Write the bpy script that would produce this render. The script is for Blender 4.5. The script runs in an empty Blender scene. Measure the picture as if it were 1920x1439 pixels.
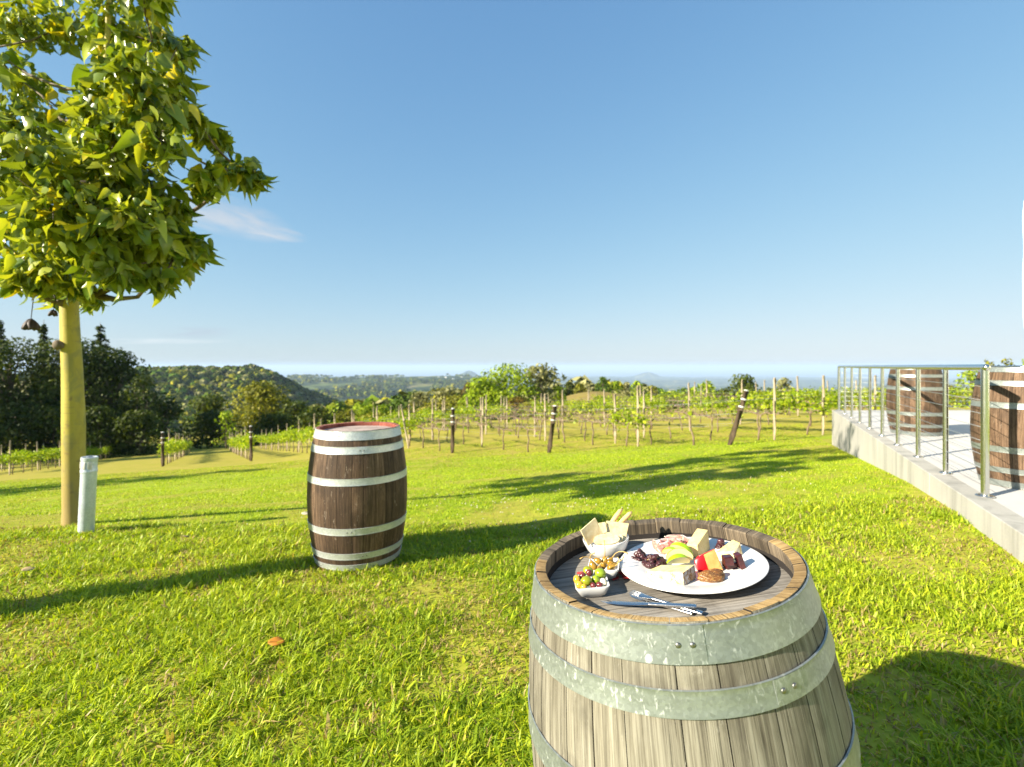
import bpy, bmesh, math, random
import numpy as np
from mathutils import Vector, Matrix, Quaternion

SC = bpy.context.scene
COL = SC.collection
rnd = random.Random(7)
RNG = np.random.default_rng(11)

# ------------------------------------------------------------------ camera geometry
F, CX, CY, CAMZ = 933.0, 960.0, 687.0, 1.37      # eye level at row 687: a level camera with a shifted lens


def ray(px, py):
    dx, dy = (px - CX) / F, (CY - py) / F
    return Vector((dx, 1.0, dy))


def atY(px, py, Y):
    r = ray(px, py)
    t = Y / r.y
    return Vector((r.x * t, Y, CAMZ + r.z * t))


def atZ(px, py, z):
    r = ray(px, py)
    t = (z - CAMZ) / r.z
    return Vector((r.x * t, r.y * t, z))


# ------------------------------------------------------------------ small maths
def sst(a, b, x):
    t = np.clip((np.asarray(x, float) - a) / (b - a), 0, 1)
    return t * t * (3 - 2 * t)


def _hash(i, j, s):
    v = np.sin(i * 127.1 + j * 311.7 + s * 74.7) * 43758.5453
    return v - np.floor(v)


def vnoise(x, y, s=0):
    x = np.asarray(x, float); y = np.asarray(y, float)
    i, j = np.floor(x), np.floor(y)
    u, v = x - i, y - j
    u, v = u * u * (3 - 2 * u), v * v * (3 - 2 * v)
    a, b, c, d = _hash(i, j, s), _hash(i + 1, j, s), _hash(i, j + 1, s), _hash(i + 1, j + 1, s)
    return (a * (1 - u) + b * u) * (1 - v) + (c * (1 - u) + d * u) * v


def fbm(x, y, s=0, o=3):
    t, a, n = 0, .5, 0
    for k in range(o):
        t = t + a * vnoise(np.asarray(x) * 2 ** k, np.asarray(y) * 2 ** k, s + k)
        n += a
        a *= .5
    return t / n


# ------------------------------------------------------------------ terrain height
def _prof(y, xs, zs):
    return (np.interp(y - 1.2, xs, zs) + np.interp(y, xs, zs) + np.interp(y + 1.2, xs, zs)) / 3


def H(x, y):
    x = np.asarray(x, float); y = np.asarray(y, float)
    zr = _prof(y, [-1e5, 4.2, 17, 36, 100, 160], [0, 0, -1.62, -2.5, -9.4, -15])
    zl = _prof(y, [-1e5, 4.2, 17, 55, 90, 160], [0, 0, -1.62, -6.0, -11.0, -20])
    yy = np.maximum(y, 8)
    w = sst(-.55, -.12, x / yy)
    z = zl * (1 - w) + zr * w
    z = z + .065 * np.clip(x, -45, 14) * (1 - .8 * sst(45, 100, y)) * np.where(x < 0, sst(3.6, 8.5, y), 1.0)
    z = z + .035 * (fbm(x * .45, y * .45, 3) - .5) * sst(3, 7, y)
    z = z + 7.6 * np.exp(-(((x - 25) / 19) ** 2 + ((y - 150) / 30) ** 2))
    z = z + 5.0 * np.exp(-(((x + 17) / 12) ** 2 + ((y - 135) / 20) ** 2))
    # beyond the vineyard: the valley, the escarpment, the coastal plain
    D = np.hypot(x, y) + 1e-6
    pxa = CX + F * np.where(y > 1, np.clip(x / np.maximum(y, 1), -4, 4), np.sign(x) * 4)
    lg = np.log(np.maximum(D, 1))
    L = np.log([100, 200, 400, 1000, 1800, 3000, 4300, 5200, 8000, 16000, 24000, 60000])
    fl = np.interp(lg, L, [-14, -40, -80, -125, -133, -122, -92, -110, -250, -400, -436, -445])
    fr = np.interp(lg, L, [-14, -26, -50, -100, -165, -225, -262, -285, -335, -405, -436, -445])
    wr = sst(860, 1040, pxa)
    zf = fl * (1 - wr) + fr * wr
    zf = zf + D * .009 * (fbm(x / 520, y / 520, 21, 4) - .5) * sst(500, 1500, D) * (1 - sst(9000, 15000, D))
    zf = zf + D * .014 * (fbm(x / 2900, y / 1300, 31, 4) - .5) * sst(4500, 7000, D) * (1 - sst(19000, 23000, D))
    crest = np.interp(pxa, [-3000, -200, 260, 400, 470, 500, 560, 640, 720, 800], [-2, -4, -10, -9, -8, -13, -40, -72, -105, -125])
    crest = crest + 7 * (fbm(pxa / 60, pxa * 0, 5) - .5)
    pr = np.exp(-((D - 930) / 330) ** 2)
    zf = zf + np.maximum(crest - zf, 0) * pr
    for (hx, hd, hh, hw) in ((880, 12500, 275, 260), (1215, 17500, 230, 400), (800, 12000, 55, 1300), (1010, 14000, 60, 1500)):
        cx = (hx - CX) / F * hd
        zf = zf + hh * np.exp(-(((x - cx) / hw) ** 2 + ((y - hd) / (hw * 1.3)) ** 2))
    B = sst(150, 420, D) * (y > 0)
    return z * (1 - B) + zf * B


def hz(x, y):
    return float(H(x, y))


def G(px, py, tmax=400):
    r = ray(px, py)
    t, st = .4, .05
    while t < tmax:
        p = Vector((0, 0, CAMZ)) + r * t
        if p.z < hz(p.x, p.y):
            lo, hi = t - st, t
            for _ in range(18):
                m = (lo + hi) / 2
                p = Vector((0, 0, CAMZ)) + r * m
                if p.z < hz(p.x, p.y):
                    hi = m
                else:
                    lo = m
            return Vector((p.x, p.y, hz(p.x, p.y)))
        t += st
        st = max(.05, t * .01)
    p = Vector((0, 0, CAMZ)) + r * tmax
    return Vector((p.x, p.y, hz(p.x, p.y)))


# ------------------------------------------------------------------ objects
def tag(o, label=None, cat=None, group=None, kind=None):
    if label: o['label'] = label
    if cat: o['category'] = cat
    if group: o['group'] = group
    if kind: o['kind'] = kind
    return o


def thing(name, label, cat, loc=(0, 0, 0), rotz=0, group=None):
    o = bpy.data.objects.new(name, None)
    COL.objects.link(o)
    o.empty_display_size = .1
    o.location = loc
    o.rotation_euler = (0, 0, rotz)
    return tag(o, label, cat, group)


def link(name, me, parent=None, loc=None):
    o = bpy.data.objects.new(name, me)
    COL.objects.link(o)
    if parent is not None: o.parent = parent
    if loc is not None: o.location = loc
    return o


class MB:
    def __init__(s):
        s.v, s.f, s.m, s.uv, s.a = [], [], [], {}, {}

    def add(s, vs, fs, mat=0, uvs=None, att=None):
        b = len(s.v)
        s.v += [tuple(p) for p in vs]
        for k, f in enumerate(fs):
            if uvs is not None: s.uv[len(s.f)] = [uvs[i] for i in f]
            if att is not None: s.a[len(s.f)] = att
            s.f.append(tuple(i + b for i in f)); s.m.append(mat)
        return b

    def box(s, c, size, M=None, mat=0, taper=1):
        hx, hy, h2 = size[0] / 2, size[1] / 2, size[2] / 2
        vs = []
        for z in (-1, 1):
            k = taper if z > 0 else 1
            for x, y in ((-1, -1), (1, -1), (1, 1), (-1, 1)):
                p = Vector((x * hx * k, y * hy * k, z * h2))
                if M is not None: p = M @ p
                vs.append(p + Vector(c))
        s.add(vs, [(3, 2, 1, 0), (4, 5, 6, 7), (0, 1, 5, 4), (1, 2, 6, 5), (2, 3, 7, 6), (3, 0, 4, 7)], mat)

    def tube(s, path, rad, n=8, mat=0, cap=True, sy=1.0):
        path = [Vector(p) for p in path]
        if not hasattr(rad, '__len__'): rad = [rad] * len(path)
        vs, fs = [], []
        up = Vector((0, 0, 1))
        for i, p in enumerate(path):
            d = (path[min(i + 1, len(path) - 1)] - path[max(i - 1, 0)])
            d = d.normalized() if d.length > 1e-9 else Vector((0, 0, 1))
            a = d.cross(up)
            if a.length < 1e-3: a = d.cross(Vector((0, 1, 0)))
            a.normalize(); b = a.cross(d).normalized()
            if i and (a.dot(pa) < 0): a, b = -a, -b
            pa = a
            for k in range(n):
                t = 2 * math.pi * k / n
                vs.append(p + a * (rad[i] * math.cos(t)) + b * (rad[i] * math.sin(t) * sy))
        for i in range(len(path) - 1):
            for k in range(n):
                k2 = (k + 1) % n
                fs.append((i * n + k, i * n + k2, (i + 1) * n + k2, (i + 1) * n + k))
        if cap:
            fs.append(tuple(range(n))[::-1]); fs.append(tuple(range((len(path) - 1) * n, len(path) * n)))
        s.add(vs, fs, mat)

    def rings(s, rings, mat=0, closed=False, uvs=False):
        """rings: list of lists of points with the same count; loft between them"""
        n = len(rings[0])
        vs = [p for r in rings for p in r]
        fs = []
        for i in range(len(rings) - 1):
            for k in range(n):
                k2 = (k + 1) % n
                fs.append((i * n + k, i * n + k2, (i + 1) * n + k2, (i + 1) * n + k))
        if closed:
            fs.append(tuple(range(n))[::-1]); fs.append(tuple(range((len(rings) - 1) * n, len(rings) * n)))
        s.add(vs, fs, mat)

    def lathe(s, prof, n=48, mat=0, c=(0, 0, 0)):
        R = []
        for r, z in prof:
            r = max(r, 1e-5)
            R.append([(c[0] + r * math.cos(2 * math.pi * k / n), c[1] + r * math.sin(2 * math.pi * k / n), c[2] + z) for k in range(n)])
        s.rings(R, mat)

    def ball(s, c, r, nu=14, nv=9, M=None, mat=0, jit=0, seed=0, shape=None):
        if not hasattr(r, '__len__'): r = (r, r, r)
        R = []
        q = random.Random(seed)
        ph = [q.uniform(0, 6.3) for _ in range(6)]
        for j in range(nv + 1):
            th = math.pi * j / nv
            ring = []
            for k in range(nu):
                a = 2 * math.pi * k / nu
                sx = max(math.sin(th), 1e-4)
                p = Vector((sx * math.cos(a), sx * math.sin(a), -math.cos(th)))
                if jit:
                    p *= 1 + jit * (math.sin(3 * p.x + ph[0] + 4 * p.z) + math.sin(5 * p.y + ph[1]) + .7 * math.sin(9 * p.z + 7 * p.x + ph[2]) + .5 * math.sin(13 * p.x + 11 * p.y + ph[3]))
                if shape: p = shape(p)
                p = Vector((p.x * r[0], p.y * r[1], p.z * r[2]))
                if M is not None: p = M @ p
                ring.append(p + Vector(c))
            R.append(ring)
        s.rings(R, mat)

    def obj(s, name, mats, parent=None, loc=None, smooth=True, bevel=0, ang=None, seg=2):
        me = bpy.data.meshes.new(name)
        me.from_pydata(s.v, [], s.f)
        if not isinstance(mats, (list, tuple)): mats = [mats]
        for m in mats: me.materials.append(m)
        me.polygons.foreach_set('material_index', s.m)
        if smooth: me.polygons.foreach_set('use_smooth', [True] * len(s.f))
        if s.uv:
            u = me.uv_layers.new(name='UVMap').data
            for p in me.polygons:
                q = s.uv.get(p.index)
                if q:
                    for i, li in enumerate(p.loop_indices): u[li].uv = q[i]
        if s.a:
            at = me.attributes.new('tint', 'FLOAT', 'FACE')
            at.data.foreach_set('value', [s.a.get(i, .5) for i in range(len(s.f))])
        me.update()
        if ang is not None: me.set_sharp_from_angle(angle=math.radians(ang))
        o = link(name, me, parent, loc)
        if bevel:
            b = o.modifiers.new('bevel', 'BEVEL'); b.width = bevel; b.segments = seg; b.limit_method = 'ANGLE'; b.angle_limit = math.radians(35)
        return o


def np_mesh(name, V, tris=None, quads=None, col=None, mat=None, smooth=False):
    """numpy mesh: V (n,3); col (n,3) per vertex"""
    me = bpy.data.meshes.new(name)
    V = np.asarray(V, np.float32)
    me.vertices.add(len(V)); me.vertices.foreach_set('co', V.ravel())
    L, st, tot = [], [], []
    base = 0
    for fa, k in ((quads, 4), (tris, 3)):
        if fa is not None and len(fa):
            fa = np.asarray(fa, np.int32)
            L.append(fa.ravel()); n = len(fa)
            st.append(base + np.arange(n) * k); tot.append(np.full(n, k)); base += n * k
    L = np.concatenate(L).astype(np.int32); st = np.concatenate(st).astype(np.int32); tot = np.concatenate(tot).astype(np.int32)
    me.loops.add(len(L)); me.loops.foreach_set('vertex_index', L)
    me.polygons.add(len(st)); me.polygons.foreach_set('loop_start', st); me.polygons.foreach_set('loop_total', tot)
    if smooth: me.polygons.foreach_set('use_smooth', np.ones(len(st), bool))
    if col is not None:
        a = me.attributes.new('Col', 'FLOAT_COLOR', 'POINT')
        c = np.ones((len(V), 4), np.float32); c[:, :3] = col
        a.data.foreach_set('color', c.ravel())
    if mat: me.materials.append(mat)
    me.update(calc_edges=True)
    me.validate()
    return me


# ------------------------------------------------------------------ material helper
class NT:
    def __init__(s, name):
        s.mat = bpy.data.materials.new(name); s.mat.use_nodes = True
        s.t = s.mat.node_tree; s.t.nodes.clear()

    def n(s, ty, ins=None, out=0, **props):
        nd = s.t.nodes.new('ShaderNode' + ty)
        for k, v in props.items(): setattr(nd, k, v)
        for k, v in (ins or {}).items():
            sock = nd.inputs[k]
            if isinstance(v, bpy.types.NodeSocket): s.t.links.new(v, sock)
            else:
                if hasattr(v, '__len__') and len(v) == 3 and sock.type == 'RGBA': v = (*v, 1)
                sock.default_value = v
        s.last = nd
        return nd.outputs[out] if not isinstance(out, str) else nd.outputs[out]

    def math(s, op, a, b=0.0, c=None, clamp=False):
        i = {0: a, 1: b}
        if c is not None: i[2] = c
        return s.n('Math', i, operation=op, use_clamp=clamp)

    def mix(s, f, a, b, mode='MIX'):
        nd = s.t.nodes.new('ShaderNodeMix'); nd.data_type = 'RGBA'; nd.blend_type = mode
        for k, v in ((0, f), (6, a), (7, b)):
            if isinstance(v, bpy.types.NodeSocket): s.t.links.new(v, nd.inputs[k])
            else:
                if hasattr(v, '__len__') and len(v) == 3: v = (*v, 1)
                nd.inputs[k].default_value = v
        return nd.outputs[2]

    def ramp(s, f, stops, interp='LINEAR'):
        nd = s.t.nodes.new('ShaderNodeValToRGB')
        s.t.links.new(f, nd.inputs[0])
        cr = nd.color_ramp; cr.interpolation = interp
        while len(cr.elements) < len(stops): cr.elements.new(.5)
        for e, (p, c) in zip(cr.elements, stops):
            e.position = p
            e.color = (*c, 1) if hasattr(c, '__len__') else (c, c, c, 1)
        return nd.outputs[0]

    def noise(s, vec=None, scale=5., detail=3., rough=.5, dist=0., out=0):
        i = {'Scale': scale, 'Detail': detail, 'Roughness': rough, 'Distortion': dist}
        if vec is not None: i['Vector'] = vec
        return s.n('TexNoise', i, out=out)

    def map(s, vec, scale=(1, 1, 1), loc=(0, 0, 0), rot=(0, 0, 0)):
        return s.n('Mapping', {'Vector': vec, 'Scale': scale, 'Location': loc, 'Rotation': rot})

    def coord(s, k='Object'): return s.n('TexCoord', out=k)
    def pos(s): return s.n('NewGeometry', out='Position')
    def attr(s, nm, out='Color'): return s.n('Attribute', attribute_name=nm, out=out)
    def bump(s, h, st=.3, d=.01): return s.n('Bump', {'Height': h, 'Strength': st, 'Distance': d})

    def bsdf(s, col, rough=.5, metal=0., normal=None, spec=.5, **kw):
        i = {'Base Color': col, 'Roughness': rough, 'Metallic': metal, 'Specular IOR Level': spec}
        i.update(kw)
        if normal is not None: i['Normal'] = normal
        return s.n('BsdfPrincipled', i)

    def out(s, sh):
        o = s.t.nodes.new('ShaderNodeOutputMaterial'); s.t.links.new(sh, o.inputs[0])
        return s.mat


def simple(name, col, rough=.5, var=.15, scale=30, metal=0, bump=.0, spec=.5, **kw):
    m = NT(name)
    c = m.coord()
    nz = m.noise(c, scale, 4, .6)
    k = m.ramp(nz, [(.25, 1 - var), (.75, 1 + var)])
    cc = m.mix(1, col, k, 'MULTIPLY')
    nm = m.bump(nz, bump, .004) if bump else None
    return m.out(m.bsdf(cc, rough, metal, nm, spec, **kw))


def leafmat(name, trans=.35, gloss=.35, tcol=(1.25, 1.35, .5), spec=.4):
    m = NT(name)
    c = m.attr('Col')
    b = m.bsdf(c, gloss, 0, None, spec)
    t = m.n('BsdfTranslucent', {'Color': m.mix(1, c, tcol, 'MULTIPLY')})
    return m.out(m.n('MixShader', {0: trans, 1: b, 2: t}))
# ------------------------------------------------------------------ materials
def wood(name, dark, mid, light, tintamt=.5, stain=(.5, .45, .4), stain_amt=.25, rough=.8, pale=None):
    m = NT(name)
    uv = m.coord('UV')
    ob = m.coord('Object')
    tint = m.attr('tint', 'Fac')
    g1 = m.noise(m.map(uv, (120, 2.6, 1)), 1, 6, .68, .5)
    g2 = m.noise(m.map(uv, (520, 7, 1)), 1, 3, .6)
    g = m.math('ADD', m.math('MULTIPLY', g1, .62), m.math('MULTIPLY', g2, .38))
    c = m.ramp(g, [(.36, dark), (.5, mid), (.63, light)])
    # plank to plank variation
    k = m.ramp(tint, [(0, 1 - tintamt * .62), (1, 1 + tintamt * .45)])
    c = m.mix(1, c, k, 'MULTIPLY')
    # dark long cracks in the grain
    cr = m.noise(m.map(uv, (260, 2.2, 1), (3, 7, 0)), 1, 2, .5, .4)
    crk = m.ramp(cr, [(.655, 0), (.70, 1)])
    c = m.mix(m.math('MULTIPLY', crk, .62), c, tuple(x * .3 for x in dark))
    # blotchy weathering
    b = m.noise(m.map(ob, (1, 1, .6)), 7, 5, .62, .8)
    bb = m.ramp(b, [(.42, 0), (.68, 1)])
    c = m.mix(m.math('MULTIPLY', bb, stain_amt), c, stain)
    d = m.noise(m.map(ob, (1, 1, .5), (4, 2, 9)), 11, 4, .6, .5)
    c = m.mix(m.ramp(d, [(.5, 0), (.72, .55)]), c, tuple(x * .55 for x in dark))
    if pale:      # scuffs and lime runs
        p = m.noise(m.map(uv, (26, 7, 1), (9, 3, 0)), 1, 7, .75, 1.6)
        c = m.mix(m.ramp(p, [(.60, 0), (.70, pale[1])]), c, pale[0])
    h = m.math('SUBTRACT', g, m.math('MULTIPLY', crk, .6))
    return m.out(m.bsdf(c, rough, 0, m.bump(h, .55, .004), .25))


M = {}
M['stave_grey'] = wood('weathered_oak', (.060, .052, .038), (.170, .155, .117), (.285, .268, .215), .5, (.27, .255, .21), .4, .85, ((.45, .43, .37), .5))
M['rim_grey'] = wood('rim_oak', (.035, .028, .02), (.12, .095, .065), (.25, .195, .125), .6, (.08, .07, .06), .45, .85)
M['rim_end'] = wood('stave_end_oak', (.10, .055, .018), (.36, .24, .095), (.52, .37, .18), .45, (.15, .09, .035), .5, .85)
M['head_grey'] = wood('head_oak', (.085, .075, .062), (.23, .21, .18), (.36, .335, .295), .35, (.30, .275, .225), .3, .8, ((.45, .42, .36), .3))
M['stave_dark'] = wood('dark_oak', (.026, .015, .008), (.105, .064, .037), (.215, .14, .085), .8, (.032, .021, .014), .5, .7, ((.36, .29, .22), .85))
M['rim_red'] = wood('wine_stained_oak', (.12, .028, .02), (.25, .075, .05), (.34, .12, .085), .3, (.3, .05, .04), .3, .8)
M['end_red'] = wood('wine_stained_ends', (.14, .045, .03), (.28, .12, .085), (.38, .2, .15), .3, (.3, .05, .04), .3, .8)
M['head_pink'] = wood('pale_stained_head', (.24, .165, .135), (.38, .31, .27), (.46, .40, .36), .3, (.5, .35, .3), .3, .8)
M['gap'] = simple('dark_joint_wood', (.012, .009, .007), .95)  # near-black wood behind the stave and plank joints


def galv(name, base, spk, metal=.55, rough=.42, dirt=(.33, .35, .33)):
    m = NT(name)
    o = m.coord('Object')
    b = m.noise(o, 9, 4, .6, .4)
    c = m.mix(m.ramp(b, [(.35, 0), (.7, .75)]), base, dirt)
    v = m.n('TexVoronoi', {'Vector': o, 'Scale': 160.0, 'Randomness': 1.0}, out='Color')
    vb = m.n('RGBToBW', {0: v})
    c = m.mix(1, c, m.ramp(vb, [(0, .82), (1, 1.16)]), 'MULTIPLY')
    s = m.noise(m.map(o, (1, 1, .55)), 105, 5, .62, .7)
    sm = m.noise(m.map(o, (1, 1, 1), (5, 3, 1)), 10, 2, .5)
    sp = m.math('MULTIPLY', m.ramp(s, [(.57, 0), (.66, .7)]), m.ramp(sm, [(.40, .2), (.60, 1)]))
    c = m.mix(sp, c, spk)
    r = m.mix(sp, (rough,) * 3, (.75,) * 3)
    mt = m.math('MULTIPLY', m.math('SUBTRACT', 1.0, sp), metal)
    return m.out(m.bsdf(c, r, mt, m.bump(s, .12, .003), .5))


M['hoop'] = galv('galvanised_hoop', (.26, .29, .272), (.48, .51, .475), dirt=(.205, .23, .214))
M['hoop_bright'] = galv('bright_galvanised_hoop', (.50, .53, .51), (.7, .72, .7), .45, .4, (.38, .41, .40))
M['pipe_metal'] = galv('galvanised_pipe', (.56, .62, .68), (.78, .81, .85), .35, .36, (.40, .45, .50))


def steel(name, col=(.62, .62, .6), rough=.16):
    m = NT(name)
    nz = m.noise(m.map(m.coord(), (1, 1, .04)), 900, 2, .5)
    return m.out(m.bsdf(col, m.ramp(nz, [(.3, rough * .8), (.7, rough * 1.4)]), 1.0))


M['steel'] = steel('brushed_stainless_steel', (.60, .60, .57), .2)
M['cutlery'] = steel('polished_cutlery_steel', (.60, .59, .57), .2)
M['rivet'] = steel('dull_rivet_steel', (.22, .22, .21), .45)
M['cable'] = steel('stainless_cable', (.72, .72, .72), .35)


def concrete(name, base, dark, streak=.5, sc=1.0):
    m = NT(name)
    p = m.coord('Object')
    a = m.noise(p, 1.6 * sc, 6, .6)
    b = m.noise(m.map(p, (2.4, 2.4, .25)), 2.2 * sc, 5, .6, .4)
    f = m.noise(p, 90, 3, .6)
    c = m.mix(m.ramp(a, [(.35, 0), (.7, .6)]), base, dark)
    c = m.mix(m.math('MULTIPLY', m.ramp(b, [(.5, 0), (.68, 1)]), streak), c, tuple(x * .72 for x in dark))
    c = m.mix(1, c, m.ramp(f, [(.3, .93), (.7, 1.06)]), 'MULTIPLY')
    return m.out(m.bsdf(c, .85, 0, m.bump(f, .15, .004), .3))


M['wall'] = concrete('pale_cast_concrete', (.40, .385, .34), (.32, .315, .275), .8)
M['slab'] = concrete('pale_deck_concrete', (.52, .51, .475), (.46, .45, .42), .2, .6)


def ceramic():
    m = NT('white_glazed_ceramic')
    nz = m.noise(m.coord(), 40, 2, .5)
    return m.out(m.bsdf(m.ramp(nz, [(.3, (.66, .655, .63)), (.7, (.70, .695, .67))]), .14, 0, None, .5))


M['ceramic'] = ceramic()
M['grass'] = leafmat('grass_blades', .38, .5, (1.3, 1.3, .45), .3)
M['leaf_flame'] = leafmat('broad_glossy_leaves', .34, .3, (1.5, 1.35, .35), .5)
M['leaf_vine'] = leafmat('young_vine_leaves', .42, .5, (1.25, 1.35, .5), .3)
M['leaf_far'] = leafmat('tree_leaves', .32, .6, (1.3, 1.3, .5), .25)
M['leaf_mass'] = leafmat('forest_leaves', .12, .8, (1.2, 1.2, .6), .1)


def bark(name, a, b, sc=8, rings=0):
    m = NT(name)
    o = m.coord()
    nz = m.noise(m.map(o, (1, 1, .35)), sc, 5, .65, .4)
    c = m.mix(m.ramp(nz, [(.35, 0), (.68, 1)]), a, b)
    if rings:
        w = m.noise(m.map(o, (2, 2, 26)), 1.2, 3, .6, .3)
        c = m.mix(m.ramp(w, [(.60, 0), (.66, .30)]), c, tuple(x * .45 for x in b))
    return m.out(m.bsdf(c, .8, 0, m.bump(nz, .4, .01), .25))


M['bark'] = bark('grey_brown_bark', (.09, .07, .05), (.2, .16, .115))
M['bark_pale'] = bark('pale_gum_bark', (.30, .26, .2), (.5, .46, .38))
M['vine_bark'] = bark('vine_bark', (.10, .07, .045), (.27, .2, .13), 25)
M['post_wood'] = bark('weathered_post_timber', (.24, .19, .12), (.44, .375, .26), 14)
M['post_dark'] = bark('dark_treated_timber', (.035, .025, .014), (.10, .07, .04), 14)
M['band'] = simple('white_band', (.55, .54, .50), .5)
M['wire'] = simple('trellis_wire_steel', (.3, .3, .3), .5, metal=.7)


def flame_bark():
    m = NT('yellow_green_smooth_bark')
    o = m.coord()
    z = m.n('SeparateXYZ', {0: o}, out='Z')
    nz = m.noise(m.map(o, (1, 1, .3)), 6, 5, .6, .4)
    fine = m.noise(o, 60, 3, .6)
    c = m.mix(m.ramp(nz, [(.35, 0), (.7, 1)]), (.33, .27, .035), (.45, .375, .07))
    w = m.noise(m.map(o, (1.5, 1.5, 34)), 1, 3, .6, .2)
    c = m.mix(m.ramp(w, [(.60, 0), (.66, .4)]), c, (.20, .15, .06))
    bl = m.noise(m.map(o, (1, 1, .6), (3, 8, 2)), 9, 5, .65, .9)
    c = m.mix(m.ramp(bl, [(.5, 0), (.62, .55)]), c, (.20, .20, .075))
    # corky brown foot of the trunk
    zz = m.math('ADD', z, m.math('MULTIPLY', nz, .55))
    low = m.ramp(m.math('MULTIPLY', zz, .5), [(.13, 1), (.62, 0)])
    c = m.mix(m.math('MULTIPLY', low, .8), c, (.26, .18, .085))
    sp = m.noise(m.map(o, (1, 1, 1), (2, 5, 1)), 17, 2, .5)
    c = m.mix(m.ramp(sp, [(.68, 0), (.72, .6)]), c, (.2, .14, .06))
    return m.out(m.bsdf(c, .6, 0, m.bump(fine, .2, .006), .3))


M['flame_bark'] = flame_bark()
M['pod'] = simple('dark_dry_seed_pod', (.035, .02, .014), .6, .3, 40)


def ground_mat():
    m = NT('lawn_and_fields')
    p = m.pos()
    zone = m.n('Attribute', attribute_name='Col', out='Color')
    sep = m.n('SeparateColor', {0: zone})
    nd = sep.node
    dry, far, brown = nd.outputs[0], nd.outputs[1], nd.outputs[2]
    n1 = m.noise(p, 1.3, 5, .6, .3)
    n2 = m.noise(p, 11, 4, .65)
    n3 = m.noise(p, .22, 4, .6, .4)
    lawn = m.ramp(n2, [(.3, (.14, .22, .008)), (.5, (.27, .36, .012)), (.72, (.39, .45, .02))])
    lawn = m.mix(m.ramp(n1, [(.5, 0), (.72, .55)]), lawn, (.30, .29, .045))
    dryc = m.ramp(n1, [(.3, (.28, .27, .025)), (.6, (.40, .315, .065)), (.8, (.41, .275, .10))])
    dryc = m.mix(m.ramp(n2, [(.35, .35), (.65, 0)]), dryc, (.15, .22, .012))
    c = m.mix(dry, lawn, dryc)
    c = m.mix(m.math('MULTIPLY', brown, m.ramp(n3, [(.3, .5), (.6, .9)])), c, (.20, .145, .05))
    # valley patchwork: pastures, scrub and tree cover
    v = m.n('TexVoronoi', {'Vector': m.map(p, (1 / 260, 1 / 380, 0)), 'Scale': 1.0, 'Randomness': 1.0}, out='Color')
    vb = m.n('RGBToBW', {0: v})
    field = m.ramp(vb, [(.15, (.055, .085, .022)), (.4, (.13, .155, .04)), (.55, (.20, .19, .065)), (.7, (.095, .13, .03)), (.85, (.25, .215, .1))], 'EASE')
    t = m.noise(m.map(p, (1 / 150, 1 / 330, 0)), 1, 6, .62, .3)
    field = m.mix(m.ramp(t, [(.43, 0), (.50, 1)]), field, (.026, .045, .016))
    c = m.mix(far, c, field)
    return m.out(m.bsdf(c, .95, 0, None, .1))


M['ground'] = ground_mat()


def sea_mat():
    m = NT('sea_water')
    nz = m.noise(m.map(m.pos(), (1 / 900, 1 / 2500, 0)), 1, 3)
    return m.out(m.bsdf(m.ramp(nz, [(.3, (.06, .10, .15)), (.7, (.07, .12, .17))]), .35, 0, None, .5))


M['sea'] = sea_mat()


# foods
def cheese(name, a, b, sc=40, rough=.5, sss=.2, bump=.1):
    m = NT(name)
    o = m.coord()
    nz = m.noise(o, sc, 5, .6, .3)
    c = m.ramp(nz, [(.35, a), (.65, b)])
    return m.out(m.bsdf(c, rough, 0, m.bump(nz, bump, .002), .35, **{'Subsurface Weight': sss, 'Subsurface Radius': (.01, .006, .003), 'Subsurface Scale': .4}))


def cheddar():
    m = NT('speckled_hard_cheese')
    o = m.coord()
    nz = m.noise(o, 45, 4, .6)
    c = m.ramp(nz, [(.35, (.60, .47, .20)), (.65, (.68, .56, .28))])
    v = m.noise(m.map(o, (1, 1, 1), (1, 2, 3)), 170, 2, .5)
    c = m.mix(m.ramp(v, [(.67, 0), (.72, .75)]), c, (.34, .24, .09))
    return m.out(m.bsdf(c, .5, 0, m.bump(v, .2, .002), .3, **{'Subsurface Weight': .15, 'Subsurface Radius': (.01, .006, .003), 'Subsurface Scale': .3}))


M['cheddar'] = cheddar()
M['cream'] = cheese('soft_cream_cheese', (.66, .49, .17), (.72, .59, .29), 60)
M['cream_pale'] = cheese('pale_soft_cheese', (.69, .59, .30), (.74, .67, .42), 60)


def rind(name, a, b, c2, sc):
    m = NT(name)
    o = m.coord()
    n1 = m.noise(o, sc, 6, .7, .8)
    n2 = m.noise(m.map(o, (1, 1, 1), (3, 1, 7)), sc * .7, 4, .6, .6)
    c = m.mix(m.ramp(n1, [(.42, 0), (.55, 1)]), a, b)
    c = m.mix(m.ramp(n2, [(.54, 0), (.62, .85)]), c, c2)
    return m.out(m.bsdf(c, .7, 0, m.bump(n1, .4, .003), .3))


M['rind_white'] = rind('white_bloomy_rind', (.80, .75, .60), (.70, .54, .24), (.50, .30, .08), 75)
M['rind_brown'] = rind('brown_grey_rind', (.30, .18, .08), (.42, .40, .38), (.13, .06, .02), 95)
M['wax'] = simple('red_cheese_wax', (.52, .006, .012), .3, .15, 30)
M['peach'] = cheese('orange_cheese_paste', (.66, .31, .085), (.72, .39, .13), 90, .55)


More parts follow.
